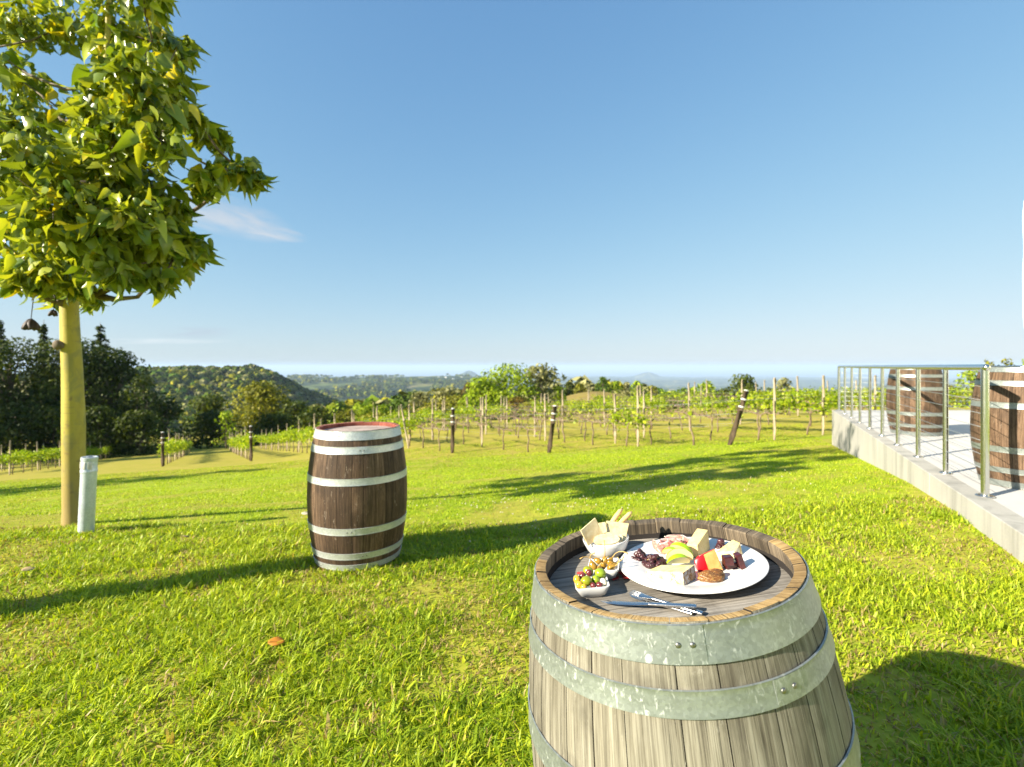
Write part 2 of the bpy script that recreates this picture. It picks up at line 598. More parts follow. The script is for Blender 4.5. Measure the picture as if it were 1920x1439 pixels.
def fig():
    m = NT('fig_paste_with_seeds')
    o = m.coord()
    v = m.n('TexVoronoi', {'Vector': o, 'Scale': 330.0}, out='Distance')
    nz = m.noise(o, 60, 4, .6)
    c = m.ramp(nz, [(.3, (.09, .035, .01)), (.7, (.24, .10, .025))])
    sp = m.ramp(v, [(.22, 1), (.38, 0)])
    c = m.mix(m.math('MULTIPLY', sp, .75), c, (.62, .38, .10))
    return m.out(m.bsdf(c, .35, 0, m.bump(sp, .6, .002), .5))


M['fig'] = fig()
M['quince'] = simple('dark_quince_paste', (.055, .010, .010), .18, .5, 60, bump=.3)
M['raisin'] = simple('dried_muscatel_skin', (.050, .016, .018), .32, .8, 90, bump=.5)
M['stem'] = simple('dry_brown_stem', (.3, .2, .08), .7)


def prosc():
    m = NT('cured_ham_with_fat')
    uv = m.coord('UV')
    y = m.n('SeparateXYZ', {0: uv}, out='Y')
    nz = m.noise(m.map(uv, (7, 3.5, 1)), 1, 4, .55, .8)
    c = m.ramp(nz, [(.35, (.46, .11, .09)), (.55, (.58, .22, .17)), (.75, (.70, .45, .37))])
    e = m.math('ADD', y, m.math('MULTIPLY', m.math('SUBTRACT', nz, .5), .2))
    c = m.mix(m.ramp(e, [(.90, 0), (.97, .9)]), c, (.74, .64, .56))
    return m.out(m.bsdf(c, .35, 0, m.bump(nz, .2, .002), .4, **{'Subsurface Weight': .25, 'Subsurface Radius': (.01, .004, .002), 'Subsurface Scale': .4}))


M['ham'] = prosc()
M['apple_skin'] = simple('green_apple_skin', (.26, .43, .008), .25, .2, 25)
M['apple_flesh'] = simple('apple_flesh', (.66, .66, .28), .4, .08, 30)


def olive(name, a, b):
    m = NT(name)
    o = m.coord()
    nz = m.noise(o, 60, 3, .6)
    return m.out(m.bsdf(m.ramp(nz, [(.3, a), (.7, b)]), .16, 0, m.bump(m.noise(o, 300, 2), .06, .002), .5))


M['olive_green'] = olive('green_olive', (.20, .23, .012), (.30, .31, .02))
M['olive_bright'] = olive('bright_green_olive', (.20, .29, .015), (.30, .39, .03))
M['olive_red'] = olive('maroon_olive', (.10, .018, .02), (.2, .045, .04))
M['olive_gold'] = olive('golden_olive', (.48, .27, .02), (.62, .40, .05))
M['garlic'] = olive('garlic_clove', (.78, .72, .48), (.84, .78, .58))
M['caper'] = olive('caperberry', (.22, .12, .012), (.36, .21, .03))
M['caper_stem'] = simple('caperberry_stalk', (.48, .31, .09), .5)


def cracker():
    m = NT('pale_baked_cracker')
    o = m.coord()
    nz = m.noise(o, 70, 5, .65)
    c = m.ramp(nz, [(.35, (.56, .43, .22)), (.6, (.66, .56, .34))])
    b = m.noise(m.map(o, (1, 1, 1), (7, 1, 2)), 25, 3, .6)
    c = m.mix(m.ramp(b, [(.6, 0), (.75, .5)]), c, (.55, .34, .13))
    return m.out(m.bsdf(c, .75, 0, m.bump(nz, .3, .003), .25))


M['cracker'] = cracker()
M['breadstick'] = simple('golden_baked_crust', (.66, .43, .18), .65, .3, 60, bump=.2)
M['red_paint'] = simple('worn_red_stencil_paint', (.45, .035, .03), .8, .5, 60)
M['fallen_orange'] = leafmat('dry_orange_leaf', .2, .5, (1.1, .9, .6), .3)
M['cloth_white'] = simple('white_banner_cloth', (.80, .80, .80), .8, .05, 4)
M['cloth_blue'] = simple('blue_violet_banner_print', (.10, .09, .32), .8, .3, 9)
M['paper'] = simple('white_folded_paper', (.78, .82, .86), .7, .04, 20)
M['render_white'] = simple('white_rendered_wall', (.80, .78, .72), .85, .05, 6)
M['glass_dark'] = simple('dark_window_glass', (.03, .035, .04), .05, .1, 3, spec=1.0)
M['house_wall'] = simple('pale_house_wall', (.72, .70, .66), .8)
M['house_roof'] = simple('grey_house_roof', (.35, .33, .32), .7)
# ------------------------------------------------------------------ setting: ground sheet, sea
def build_ground():
    a = np.concatenate([np.linspace(-180, -66, 40, endpoint=False), np.linspace(-66, 66, 480, endpoint=False), np.linspace(66, 180, 40, endpoint=False)])
    r = np.concatenate([[.25], np.geomspace(.6, 60, 150), np.geomspace(62, 5000, 190), np.geomspace(5150, 60000, 60)])
    A, R = np.meshgrid(np.radians(a), r)
    x, y = R * np.sin(A), R * np.cos(A)
    z = H(x, y)
    V = np.stack([x, y, z], -1).reshape(-1, 3)
    nr, na = R.shape
    i, j = np.meshgrid(np.arange(nr - 1), np.arange(na), indexing='ij')
    j2 = (j + 1) % na
    q = np.stack([i * na + j, (i + 1) * na + j, (i + 1) * na + j2, i * na + j2], -1).reshape(-1, 4)[:, ::-1]
    # centre cap
    V = np.vstack([V, [[0, 0, hz(0, 0)]]])
    k = np.arange(na)
    tr = np.stack([np.full(na, len(V) - 1), (k + 1) % na, k], -1)
    X, Y = V[:, 0], V[:, 1]
    n = fbm(X * .16, Y * .16, 9) - .5
    edge = 15.3 + .14 * np.maximum(-X, 0) + n * 3
    dry = sst(-1.5, 2.2, Y - edge)
    dry = np.maximum(dry, .75 * sst(.56, .70, fbm(X * .5, Y * .3, 15)) * sst(4, 6, Y))
    bare = np.maximum(sst(.56, .72, fbm(X * 1.3 + 5, Y * 1.3, 91, 3)), .8 * sst(.60, .72, fbm(X * 3.7 + 5, Y * 3.7, 95, 3)))
    dry = np.maximum(dry, .6 * bare * (np.hypot(X, Y) < 12))
    far = sst(170, 420, np.hypot(X, Y)) * (Y > 0)
    br = np.exp(-(((X - 25) / 17) ** 2 + ((Y - 143) / 26) ** 2)) + np.exp(-(((X + 17) / 9) ** 2 + ((Y - 131) / 16) ** 2))
    br = np.clip(br * 1.4, 0, 1)
    me = np_mesh('ground', V, tr, q, np.stack([dry, far, br], -1), M['ground'], True)
    o = link('ground', me)
    tag(o, kind='structure')
    # check normals up
    if me.polygons[5].normal.z < 0: me.flip_normals()
    return o


build_ground()


def build_sea():
    n = 96
    a = np.radians(np.linspace(-75, 75, n))
    V, q = [], []
    for R in (19000, 41500):
        V += [(R * math.sin(t), R * math.cos(t), -432) for t in a]
    for k in range(n - 1): q.append((k, k + 1, n + k + 1, n + k))
    me = np_mesh('sea', np.array(V), None, np.array(q), None, M['sea'])
    if me.polygons[5].normal.z < 0: me.flip_normals()
    tag(link('sea', me), kind='structure')


build_sea()

# ------------------------------------------------------------------ concrete deck and railing
ZS = CAMZ - 1.0
C1 = atZ(1560, 769, ZS)
C0 = atZ(1920, 1004, ZS)
EDGE = (C1 - C0).normalized()
CN = C0 - EDGE * 2.6           # near end, outside the frame
NRM = Vector((EDGE.y, -EDGE.x, 0))   # to the inside (right)


def deck():
    root = thing('concrete_deck', 'raised pale concrete deck with cast retaining wall at the right of the lawn', 'deck', (0, 0, 0))
    far_r = Vector((19, C1.y + .3, 0)); near_r = Vector((19, CN.y, 0))
    w = .16

    def prism(name, pl, z0, z1, mat, bev=.006):
        b = MB(); n = len(pl)
        b.add([(p.x, p.y, z0) for p in pl] + [(p.x, p.y, z1) for p in pl],
              [tuple(range(n))[::-1], tuple(range(n, 2 * n))] + [(k, (k + 1) % n, n + (k + 1) % n, n + k) for k in range(n)])
        return b.obj(name, mat, root, smooth=False, bevel=bev)
    # panels of the wall, butted with a narrow joint
    L = (C1 - CN).length
    cuts = [0, 2.1, 4.5, 6.9, 9.3, L]
    for a, c in zip(cuts, cuts[1:]):
        p, q = CN + EDGE * (a + .004), CN + EDGE * (c - .004 if c < L else c)
        prism('wall_panel', [p, p + NRM * w, q + NRM * w, q], -2.4, ZS, M['wall'])
    prism('slab', [CN + NRM * (w + .003), Vector((near_r.x, near_r.y, 0)), Vector((far_r.x, far_r.y - w, 0)), C1 + NRM * (w + .003) - EDGE * w], -2.3, ZS - .004, M['slab'], 0)
    prism('end_wall', [C1 + NRM * .163 - EDGE * (w - .003), Vector((far_r.x, far_r.y - w + .003, 0)), far_r, C1 + NRM * .163], -4.4, ZS, M['wall'])
    return root


deck()


def railing():
    root = thing('handrail', 'stainless steel handrail with round posts and thin cables along the deck edge', 'railing', (0, 0, 0))
    p0 = atZ(1847, 931, ZS); p1 = atZ(1573, 769.5, ZS)
    n = 10
    top = .99
    fx = p1 + Vector((11, .15, 0))

    def post(p, r=.0215, big=False):
        b = MB()
        b.tube([p + Vector((0, 0, 0)), p + Vector((0, 0, top - .004))], r, 20)
        o = b.obj('post', M['steel'], root, ang=50)
        f = MB(); f.lathe([(0, .010), (r + .002, .012), (r * 2.1, .010), (r * 2.25, .006), (r * 2.25, 0), (0, 0)], 28, c=p)
        f.obj('base_flange', M['steel'], o, ang=40)
        return o
    for k in range(n):
        p = p0.lerp(p1, k / (n - 1))
        post(p, .026 if k in (0, n - 1) else .021)
    for px in (2.15, 5.2, 8.4):
        post(p1.lerp(fx, px / 11), .021)
    up = Vector((0, 0, top))
    b = MB()
    b.tube([p0 + up - (p1 - p0).normalized() * .026, p0 + up, p0.lerp(p1, .3) + up, p1 + up], .0255, 20)
    b.ball(p0 + up - (p1 - p0).normalized() * .024, .0255, 16, 10)
    b.tube([p1 + up, p1.lerp(fx, .5) + up, fx + up], .0255, 20)
    b.ball(p1 + up, .0255, 16, 10)
    b.obj('top_rail', M['steel'], root, ang=60)
    for k in range(8):
        z = Vector((0, 0, .10 + k * .106))
        c = MB()
        c.tube([p0 + z, p1 + z], .0024, 6); c.tube([p1 + z, fx + z], .0024, 6)
        c.obj('cable', M['cable'], root)
    return root


railing()


# ------------------------------------------------------------------ wine barrels
def barrel(label, loc, Hh, rh, rb, nst, hoops, mats, hoopmat, rotz, seed, marks=(), recess=.05, rivet_at=0.0, two_tone=False):
    q = random.Random(seed)
    root = thing('wine_barrel', label, 'barrel', loc, rotz)
    prof = lambda z: rh + (rb - rh) * (1 - ((2 * z / Hh - 1) ** 2))
    # widths
    w = [q.uniform(.72, 1.3) for _ in range(nst)]
    S = sum(w); ang = [0]
    for x in w: ang.append(ang[-1] + x / S * 2 * math.pi)
    b = MB()
    nz = 22; nc = 4
    zs = [Hh * k / nz for k in range(nz + 1)]
    for k in range(nst):
        a0, a1 = ang[k], ang[k + 1]
        g = q.uniform(.0004, .0011) / rh
        a0 += g; a1 -= g
        off = q.uniform(-.0007, .0007); tz = q.uniform(-.0022, .0016)
        tint = q.random(); u0 = q.uniform(0, 40); v0 = q.uniform(0, 30)
        vs, uv = [], []
        for z in zs:
            zz = z + (tz if z > Hh - 1e-6 else 0)
            r = prof(z) + off
            for c in range(nc + 1):
                t = c / nc
                a = a0 + (a1 - a0) * t
                rr = r - (.0011 if c in (0, nc) else 0)
                vs.append((rr * math.cos(a), rr * math.sin(a), zz)); uv.append((u0 + a * rh, v0 + z))
        fs = []
        for i in range(nz):
            for c in range(nc):
                fs.append((i * (nc + 1) + c, i * (nc + 1) + c + 1, (i + 1) * (nc + 1) + c + 1, (i + 1) * (nc + 1) + c))
        b.add(vs, fs, 0, uv, tint)
        # end grain + inner chime + side walls
        r1 = prof(Hh) + off; ri = r1 - .021; rl = prof(Hh - recess - .012) - .030
        E, eu = [], []
        for (r, z) in ((r1 - .0006, Hh + tz), (r1 - .0035, Hh + tz + .0004), (ri - .002, Hh + tz - .0035), (ri - .0035, Hh + tz - .007), (rl, Hh - recess - .012)):
            for c in range(nc + 1):
                a = a0 + (a1 - a0) * c / nc
                E.append((r * math.cos(a), r * math.sin(a), z)); eu.append((u0 + a * rh, v0 + r * 1.5 + z))
        f1, f2 = [], []
        for i in range(4):
            for c in range(nc):
                (f1 if i < 2 else f2).append((i * (nc + 1) + c, i * (nc + 1) + c + 1, (i + 1) * (nc + 1) + c + 1, (i + 1) * (nc + 1) + c))
        end_slot = math.sin((a0 + a1) / 2 + rotz) < .12 or not two_tone  # two-tone: camera-side stave ends tan, far ones grey
        b.add(E, f1, 1 if end_slot else 2, eu, q.random()); b.add(E, f2, 2, eu, tint)
        for c in (0, nc):
            ring = [vs[nz * (nc + 1) + c]] + [E[i * (nc + 1) + c] for i in range(5)] + [(prof(Hh - .1) * .9 * math.cos(a0 if c == 0 else a1), prof(Hh - .1) * .9 * math.sin(a0 if c == 0 else a1), Hh - .1)]
            b.add(ring, [tuple(range(7)) if c == 0 else tuple(range(7))[::-1]], 3)
    # dark backing behind the joints
    b.lathe([(prof(0) - .01, .001)] + [(prof(z) - .005, z) for z in zs[:-1]] + [(prof(Hh) - .009, Hh - .007)], 72, 3)
    b.lathe([(prof(Hh) - .009, Hh - .007), (prof(Hh) - .016, Hh - .014), (prof(Hh) - .0262, Hh - recess - .02)], 72, 3)
    b.lathe([(prof(0) - .01, .001), (1e-4, .001)], 72, 3)
    b.obj('staves', [mats['stave'], mats['end'], mats['inner'], M['gap']], root, smooth=True, ang=32)
    # head made of planks
    hd = MB()
    R = prof(Hh - recess) - .0285; zt = Hh - recess
    npl = 7
    cuts = [-R + 2 * R * k / npl + (q.uniform(-.012, .012) if 0 < k < npl else 0) for k in range(npl + 1)]
    crot = Matrix.Rotation(-rotz + math.radians(4), 4, 'Z')
    for y0, y1 in zip(cuts, cuts[1:]):
        y0 += .0006; y1 -= .0006
        y0 = max(y0, -R * .9995); y1 = min(y1, R * .9995)
        pts = []
        for k in range(15):
            y = y0 + (y1 - y0) * k / 14
            pts.append((math.sqrt(max(R * R - y * y, 0)), y))
        for k in range(15):
            y = y1 + (y0 - y1) * k / 14
            pts.append((-math.sqrt(max(R * R - y * y, 0)), y))
        n = len(pts)
        u0, v0 = q.uniform(0, 30), q.uniform(0, 30)
        dz = q.uniform(-.0006, .0006)
        V = [crot @ Vector((x, y, zt + dz)) for x, y in pts] + [crot @ Vector((x, y, zt - .012)) for x, y in pts]
        uv = [(u0 + y, v0 + x) for x, y in pts] * 2
        hd.add(V, [tuple(range(n))] + [(k, n + k, n + (k + 1) % n, (k + 1) % n) for k in range(n)], 0, uv, q.random())
    hd.lathe([(R + .006, zt - .006), (1e-4, zt - .006)], 64, 1)
    for poly in marks:      # worn stencil paint on the head (world points)
        V = [Vector(p) - Vector(loc) for p in poly]
        V = [Matrix.Rotation(-rotz, 4, 'Z') @ v for v in V]
        V = [Vector((v.x, v.y, zt + .0014)) for v in V]
        hd.add(V, [tuple(range(len(V)))], 2)
    hd.obj('barrel_head', [mats['head'], M['gap'], M['red_paint']], root, smooth=False)
    # hoops
    for i, (z0, z1) in enumerate(hoops):
        h = MB()
        P = [(prof(z0) + .0012, z0), (prof(z0) + .0040, z0 + .0012), (prof(z0) + .0034, z0 + .004)]
        P += [(prof(z0 + (z1 - z0) * t) + .0030, z0 + (z1 - z0) * t) for t in (.25, .5, .75)]
        P += [(prof(z1) + .0034, z1 - .004), (prof(z1) + .0040, z1 - .0012), (prof(z1) + .0010, z1)]
        h.lathe(P, 120)
        a = rivet_at + (0, .54, -.42, .3, .6, -.5)[i % 6]
        # lapped end of the band
        n = 12; vs = []
        for k in range(n + 1):
            t = a + .20 * k / n
            for z, e in ((z0 + .0015, .0044), (z1 - .0015, .0044)):
                r = prof(z) + e
                vs.append((r * math.cos(t), r * math.sin(t), z))
        for t in (a,):
            for z in (z0 + .0015, z1 - .0015):
                r = prof(z) + .002
                vs.append((r * math.cos(t), r * math.sin(t), z))
        h.add(vs, [(2 * k, 2 * k + 2, 2 * k + 3, 2 * k + 1) for k in range(n)] + [(0, 1, 2 * n + 3, 2 * n + 2)])
        ho = h.obj('hoop', hoopmat, root, ang=50)
        for t in (a + .05, a + .13):
            zc = (z0 + z1) / 2; r = prof(zc) + .0042
            rv = MB()
            Mr = Matrix.Rotation(t, 3, 'Z') @ Matrix.Rotation(math.pi / 2, 3, 'Y')
            rv.ball((r * math.cos(t), r * math.sin(t), zc), (.0052, .0052, .0028), 12, 8, Mr)
            rv.obj('rivet', M['rivet'], ho)
    return root


BX, BY, BH = .3455, 1.153, .925
BZ0 = CAMZ - .443 - BH
ZR = BZ0 + BH                 # rim of the front barrel
ZH = ZR - .05                 # its head
# the barrel leans with the ground: built upright about its rim centre, then tilted by LEAN
_up = Vector((-.112, .014, 1)).normalized()
LEAN = Vector((0, 0, 1)).rotation_difference(_up).to_matrix()
PIV = Vector((BX, BY, ZR))
_w = (ray, atY, atZ)
_CL = LEAN.transposed() @ (Vector((0, 0, CAMZ)) - PIV) + PIV


def atZ(px, py, z):
    d = LEAN.transposed() @ ray(px, py)
    return _CL + d * ((z - _CL.z) / d.z)


def atY(px, py, Y):
    d = LEAN.transposed() @ ray(px, py)
    return _CL + d * ((Y - _CL.y) / d.y)


BEFORE = set(bpy.data.objects)


def wpts(pix): return [atZ(x, y, ZH) for x, y in pix]


marks = [wpts([(1158, 1074), (1166, 1072), (1172, 1076), (1180, 1073), (1186, 1079), (1178, 1087), (1170, 1087), (1166, 1080)]),
         wpts([(1147, 1088), (1160, 1081), (1160, 1086), (1150, 1090)]),
         wpts([(1082, 1074), (1096, 1073), (1096, 1077), (1082, 1078)]),
         wpts([(1098, 1073), (1108, 1072), (1107, 1077), (1099, 1077)])]
grey = dict(stave=M['stave_grey'], end=M['rim_end'], inner=M['rim_grey'], head=M['head_grey'])
dark = dict(stave=M['stave_dark'], end=M['end_red'], inner=M['rim_red'], head=M['head_pink'])
dark2 = dict(stave=M['stave_dark'], end=M['rim_end'], inner=M['rim_grey'], head=M['head_grey'])
hp = [(.003, .066), (.104, .148), (.285, .338)]
hoops_f = [(BH - b, BH - a) for a, b in hp] + [(a, b) for a, b in hp]
FRONT = barrel('weathered grey oak barrel used as a table under the cheese platter', (BX, BY, BZ0), BH, .2915, .347, 27, hoops_f, grey, M['hoop'], 2.0, 3, marks, rivet_at=math.radians(-105) - 2.0, two_tone=True)
KEEP = (atY, atZ)
atY, atZ = _w[1], _w[2]
LEANT = [o for o in bpy.data.objects if o not in BEFORE and o.parent is None]


LAWN_B = atY(672, 800, 3.62); LAWN_B.z = -.020
hb = [(.892, .953), (.802, .851), (.597, .644), (.268, .315), (.098, .142), (.022, .062)]
barrel('dark brown barrel with wine stained red rim standing alone on the lawn', tuple(LAWN_B), .956, .288, .347, 24, hb, dark, M['hoop_bright'], 1.0, 9, recess=.03, rivet_at=math.radians(-105) - 1.0)
B3 = atZ(1714, 816, ZS); B3.y *= 1.0
hd3 = [(.953, .995), (.84, .885), (.655, .705), (.29, .34), (.12, .165), (.003, .055)]
P3 = atZ(1716, 813, ZS)
barrel('dark barrel farther along the deck, seen through the railing cables', (P3.x, P3.y, ZS - .003), .985, .29, .348, 25, hd3, dark2, M['hoop'], .4, 21, rivet_at=-1)
P4 = Vector((4.36, 4.22, ZS - .003))
barrel('dark barrel close behind the end post of the railing, cut by the photo edge', tuple(P4), .985, .29, .35, 25, hd3, dark2, M['hoop'], .9, 33, rivet_at=-2.2)
# ------------------------------------------------------------------ the platter on the front barrel
atY, atZ = KEEP
BEFORE = set(bpy.data.objects)
PX, PY = BX + .0745, BY + .024
ZP = ZH + .0105               # well of the plate


def solo(mb, name, label, cat, mats, group=None, **kw):
    """one-mesh thing: origin moved to the foot of its own bounding box"""
    xs = [v[0] for v in mb.v]; ys = [v[1] for v in mb.v]; zs = [v[2] for v in mb.v]
    c = Vector(((min(xs) + max(xs)) / 2, (min(ys) + max(ys)) / 2, min(zs)))
    mb.v = [(v[0] - c.x, v[1] - c.y, v[2] - c.z) for v in mb.v]
    return tag(mb.obj(name, mats, None, c, **kw), label, cat, group)


b = MB()
b.lathe([(1e-4, .0085), (.06, .0088), (.098, .0095), (.112, .0125), (.124, .0165), (.162, .0225), (.1655, .0228), (.1665, .0215), (.1650, .0200),
         (.126, .0125), (.113, .0075), (.100, .0045), (.094, .0045), (.092, .0005), (.088, .0005), (.086, .0035), (1e-4, .0035)], 96)
tag(b.obj('plate', M['ceramic'], None, (PX, PY, ZH + .001)), 'large round white plate of cheese and fruit on the barrel top', 'plate')

# cracker bowl
bc = atZ(1138, 1035, ZH); bc = Vector((BX - .098, BY + .165, ZH + .001))
b = MB()
b.lathe([(1e-4, .0), (.026, .0), (.0275, .003), (.030, .0045), (.042, .013), (.052, .026), (.0585, .042), (.0605, .050), (.0598, .0522), (.0582, .0518),
         (.0555, .042), (.049, .027), (.039, .0155), (.025, .008), (1e-4, .007)], 72)
tag(b.obj('bowl', M['ceramic'], None, bc), 'small round white bowl holding crackers and breadsticks', 'bowl')


def rsq(h, z, n=56, e=9.0, c=(0, 0), rot=0):
    R = []
    for k in range(n):
        t = 2 * math.pi * (k + .5) / n
        ct, st = math.cos(t), math.sin(t)
        r = h / (abs(ct) ** e + abs(st) ** e) ** (1 / e)
        x, y = r * ct, r * st
        R.append((c[0] + x * math.cos(rot) - y * math.sin(rot), c[1] + x * math.sin(rot) + y * math.cos(rot), z))
    return R


def dish(c, rot, label, hs=.0375):
    b = MB()
    b.rings([rsq(1e-4, .0, rot=rot), rsq(.021, .0, rot=rot), rsq(.0225, .003, rot=rot), rsq(.028, .006, rot=rot), rsq(.0335, .017, rot=rot), rsq(hs, .0265, e=14, rot=rot), rsq(hs - .0002, .0278, e=14, rot=rot),
             rsq(hs - .0026, .0275, e=14, rot=rot), rsq(.030, .016, rot=rot), rsq(.024, .008, rot=rot), rsq(1e-4, .0065, rot=rot)])
    return tag(b.obj('dish', M['ceramic'], None, c, ang=38), label, 'dish')


d1 = Vector((BX - .1710, BY - .0330, ZH + .001))
d2 = Vector((BX - .1270, BY + .0520, ZH + .001))
dish(d1, math.radians(-3), 'small square white dish filled with mixed olives')
dish(d2, math.radians(-14), 'small square white dish filled with caperberries, behind the olives')


# crackers
def panel(cor, label, th=.004, seg=10, name='cracker', bumps=.0009, round_=False):
    """cor: four world corners; a thin biscuit with docked surface"""
    a, bb, c, d = [Vector(p) for p in cor]
    nrm = (bb - a).cross(d - a).normalized()
    if nrm.y > 0: nrm = -nrm
    m = MB(); n = seg
    fr, bk = [], []
    for i in range(n + 1):
        for j in range(n + 1):
            u, v = i / n, j / n
            if round_:
                x, y = 2 * u - 1, 2 * v - 1
                k = math.sqrt(max(1 - y * y / 2, 0)); l = math.sqrt(max(1 - x * x / 2, 0))
                u, v = (x * k + 1) / 2, (y * l + 1) / 2
            p = a.lerp(bb, u).lerp(d.lerp(c, u), v)
            bow = .004 * (u - .5) * (v - .3) * 2
            w = bumps * math.sin(u * 28) * math.sin(v * 28)
            fr.append(p + nrm * (th / 2 + w + bow)); bk.append(p - nrm * (th / 2 - bow))
    N = n + 1
    fs = []
    for i in range(n):
        for j in range(n):
            fs.append((i * N + j, (i + 1) * N + j, (i + 1) * N + j + 1, i * N + j + 1))
            o = N * N
            fs.append((o + i * N + j, o + i * N + j + 1, o + (i + 1) * N + j + 1, o + (i + 1) * N + j))
    rim = [i * N for i in range(N)] + [n * N + j for j in range(1, N)] + [i * N + n for i in range(n - 1, -1, -1)] + [j for j in range(n - 1, 0, -1)]
    for x, y in zip(rim, rim[1:] + rim[:1]): fs.append((x, y, y + N * N, x + N * N))
    m.add(fr + bk, fs)
    return solo(m, name, label, 'cracker', M['cracker'], 'crackers in the white bowl', ang=50)


panel([atY(1088, 995, 1.268), atY(1116, 971.5, 1.295), atY(1130, 1003, 1.292), atY(1104, 1024, 1.268)], 'square pale cracker leaning over the left lip of the bowl')
panel([atY(1137, 977, 1.318), atY(1179, 982, 1.318), atY(1171, 1017, 1.298), atY(1139, 1014, 1.296)], 'square pale cracker upright at the right of the bowl, before the breadsticks')
panel([atY(1122, 981, 1.322), atY(1135, 979, 1.322), atY(1140, 1010, 1.308), atY(1122, 1010, 1.308)], 'narrow cracker wedged in the gap between the two square crackers', seg=6)
panel([atY(1113, 1004, 1.286), atY(1158, 1000, 1.286), atY(1165, 1022, 1.262), atY(1113, 1023, 1.258)], 'rounded cracker lying at the front of the bowl', round_=True, th=.005)
panel([atY(1122, 1000, 1.300), atY(1166, 999, 1.297), atY(1170, 1018, 1.277), atY(1130, 1020, 1.272)], 'rounded cracker tucked behind the front one, its thick edge showing', round_=True, th=.005)


def stick(a, c, label, r):
    m = MB(); q = random.Random(int(a.x * 9999))
    P, Rr = [], []
    for k in range(11):
        t = k / 10
        p = a.lerp(c, t) + Vector((q.uniform(-1, 1), 0, q.uniform(-1, 1))) * .0008 + Vector((-.004 * math.sin(t * 3), 0, 0))
        P.append(p); Rr.append(r * (.75 + .35 * math.sin(t * 2.6 + .3)) * (.35 if k in (0, 10) else 1))
    m.tube(P, Rr, 12)
    solo(m, 'breadstick', label, 'breadstick', M['breadstick'], 'breadsticks in the white bowl')


stick(atY(1136, 1003, 1.318), atY(1167, 954, 1.345), 'taller breadstick rising behind the crackers', .0062)
stick(atY(1150, 1000, 1.322), atY(1185, 959.5, 1.345), 'shorter breadstick leaning furthest right out of the bowl', .0062)

# olives
OL = [(1099.5, 1090, 1.106, .0118, 'olive_green', 'largest dull green olive at the front of the dish', 'olive'),
      (1117, 1087, 1.114, .0098, 'olive_bright', 'bright green olive beside the garlic clove', 'olive'),
      (1125, 1075.5, 1.137, .0122, 'olive_bright', 'bright green olive at the back corner of the dish', 'olive'),
      (1103, 1071, 1.146, .0112, 'olive_green', 'green olive behind the maroon olives', 'olive'),
      (1105, 1074.8, 1.133, .0080, 'olive_red', 'maroon olive between the two upper green olives', 'olive'),
      (1092, 1080, 1.129, .0076, 'olive_red', 'maroon olive beside the golden olives', 'olive'),
      (1082, 1087, 1.120, .0088, 'olive_gold', 'golden olive at the upper left of the olive dish', 'olive'),
      (1087, 1097, 1.099, .0086, 'olive_gold', 'golden olive low at the left front edge of the dish', 'olive'),
      (1094, 1101, 1.093, .0070, 'olive_gold', 'golden olive below the largest green olive', 'olive'),
      (1131, 1091, 1.107, .0074, 'garlic', 'white garlic clove at the right edge of the olives', 'garlic clove'),
      (1112, 1098, 1.099, .0068, 'olive_red', 'maroon olive low at the front centre of the dish', 'olive'),
      (1124, 1097, 1.099, .0068, 'olive_red', 'maroon olive low beneath the garlic clove', 'olive')]
for i, (x, y, Y, r, mt, lb, ct) in enumerate(OL):
    m = MB(); p = atY(x, y, Y)
    e = Quaternion((rnd.uniform(-1, 1), rnd.uniform(-1, 1), rnd.uniform(-1, 1)), rnd.uniform(0, 3)).to_matrix()
    m.ball(p, (r * 1.12, r * .95, r * .93), 18, 12, e, 0, .012, i)
    solo(m, 'olive' if ct == 'olive' else 'garlic_clove', lb, ct, M[mt], 'olives in the square dish' if ct == 'olive' else None)

# caperberries with stalks
CB = [(1112, 1062, 1.189, 1.25, (-.3, .2, 1), 'large caperberry at the left front of its dish'),
      (1121, 1052, 1.219, 1.0, (-.9, .2, .5), 'caperberry lying at the back left of its dish'),
      (1134, 1051, 1.224, 1.0, (.2, .3, 1), 'caperberry at the back centre of its dish'),
      (1144, 1053, 1.214, 1.0, (.7, .3, .8), 'caperberry at the back right of its dish'),
      (1150, 1059, 1.204, .85, (1, .1, .3), 'caperberry against the right lip of its dish'),
      (1146, 1064, 1.184, 1.0, (.9, -.4, .4), 'golden caperberry at the right front of its dish'),
      (1131, 1061, 1.196, .95, (.1, -.5, 1), 'darker caperberry in the middle of its dish'),
      (1124, 1066, 1.182, .85, (-.4, -.8, .4), 'small caperberry low at the front of its dish')]
for i, (x, y, Y, s, d, lb) in enumerate(CB):
    p = atY(x, y, Y)
    root = thing('caperberry', lb, 'caperberry', p, 0, 'caperberries in the square dish')
    dv = Vector(d).normalized()
    Mq = Vector((0, 0, 1)).rotation_difference(dv).to_matrix()
    m = MB()
    m.ball((0, 0, 0), (.0078 * s, .0078 * s, .0112 * s), 16, 12, Mq, 0, .01, i, lambda v: Vector((v.x * (1 - .35 * max(v.z, 0)), v.y * (1 - .35 * max(v.z, 0)), v.z)))
    m.obj('berry', M['caper'], root)
    tip = dv * .0108 * s
    side = Vector((rnd.uniform(-1, 1), rnd.uniform(-.6, .3), rnd.uniform(.2, .9)))
    L = (.030, .045, .046, .052, .03, .028, .026, .03)[i]
    if i == 3: side = Vector((1.0, -.5, .35))
    if i == 1: side = Vector((-1.2, -.3, .25))
    if i == 2: side = Vector((.1, .1, 1.2))
    P = [tip + (dv * (1 - t) + side.normalized() * t * .8) * L * t for t in (0, .25, .5, .75, 1)]
    m = MB(); m.tube(P, [.0013, .0010, .0010, .0011, .0016], 7)
    m.obj('stalk', M['caper_stem'], root)

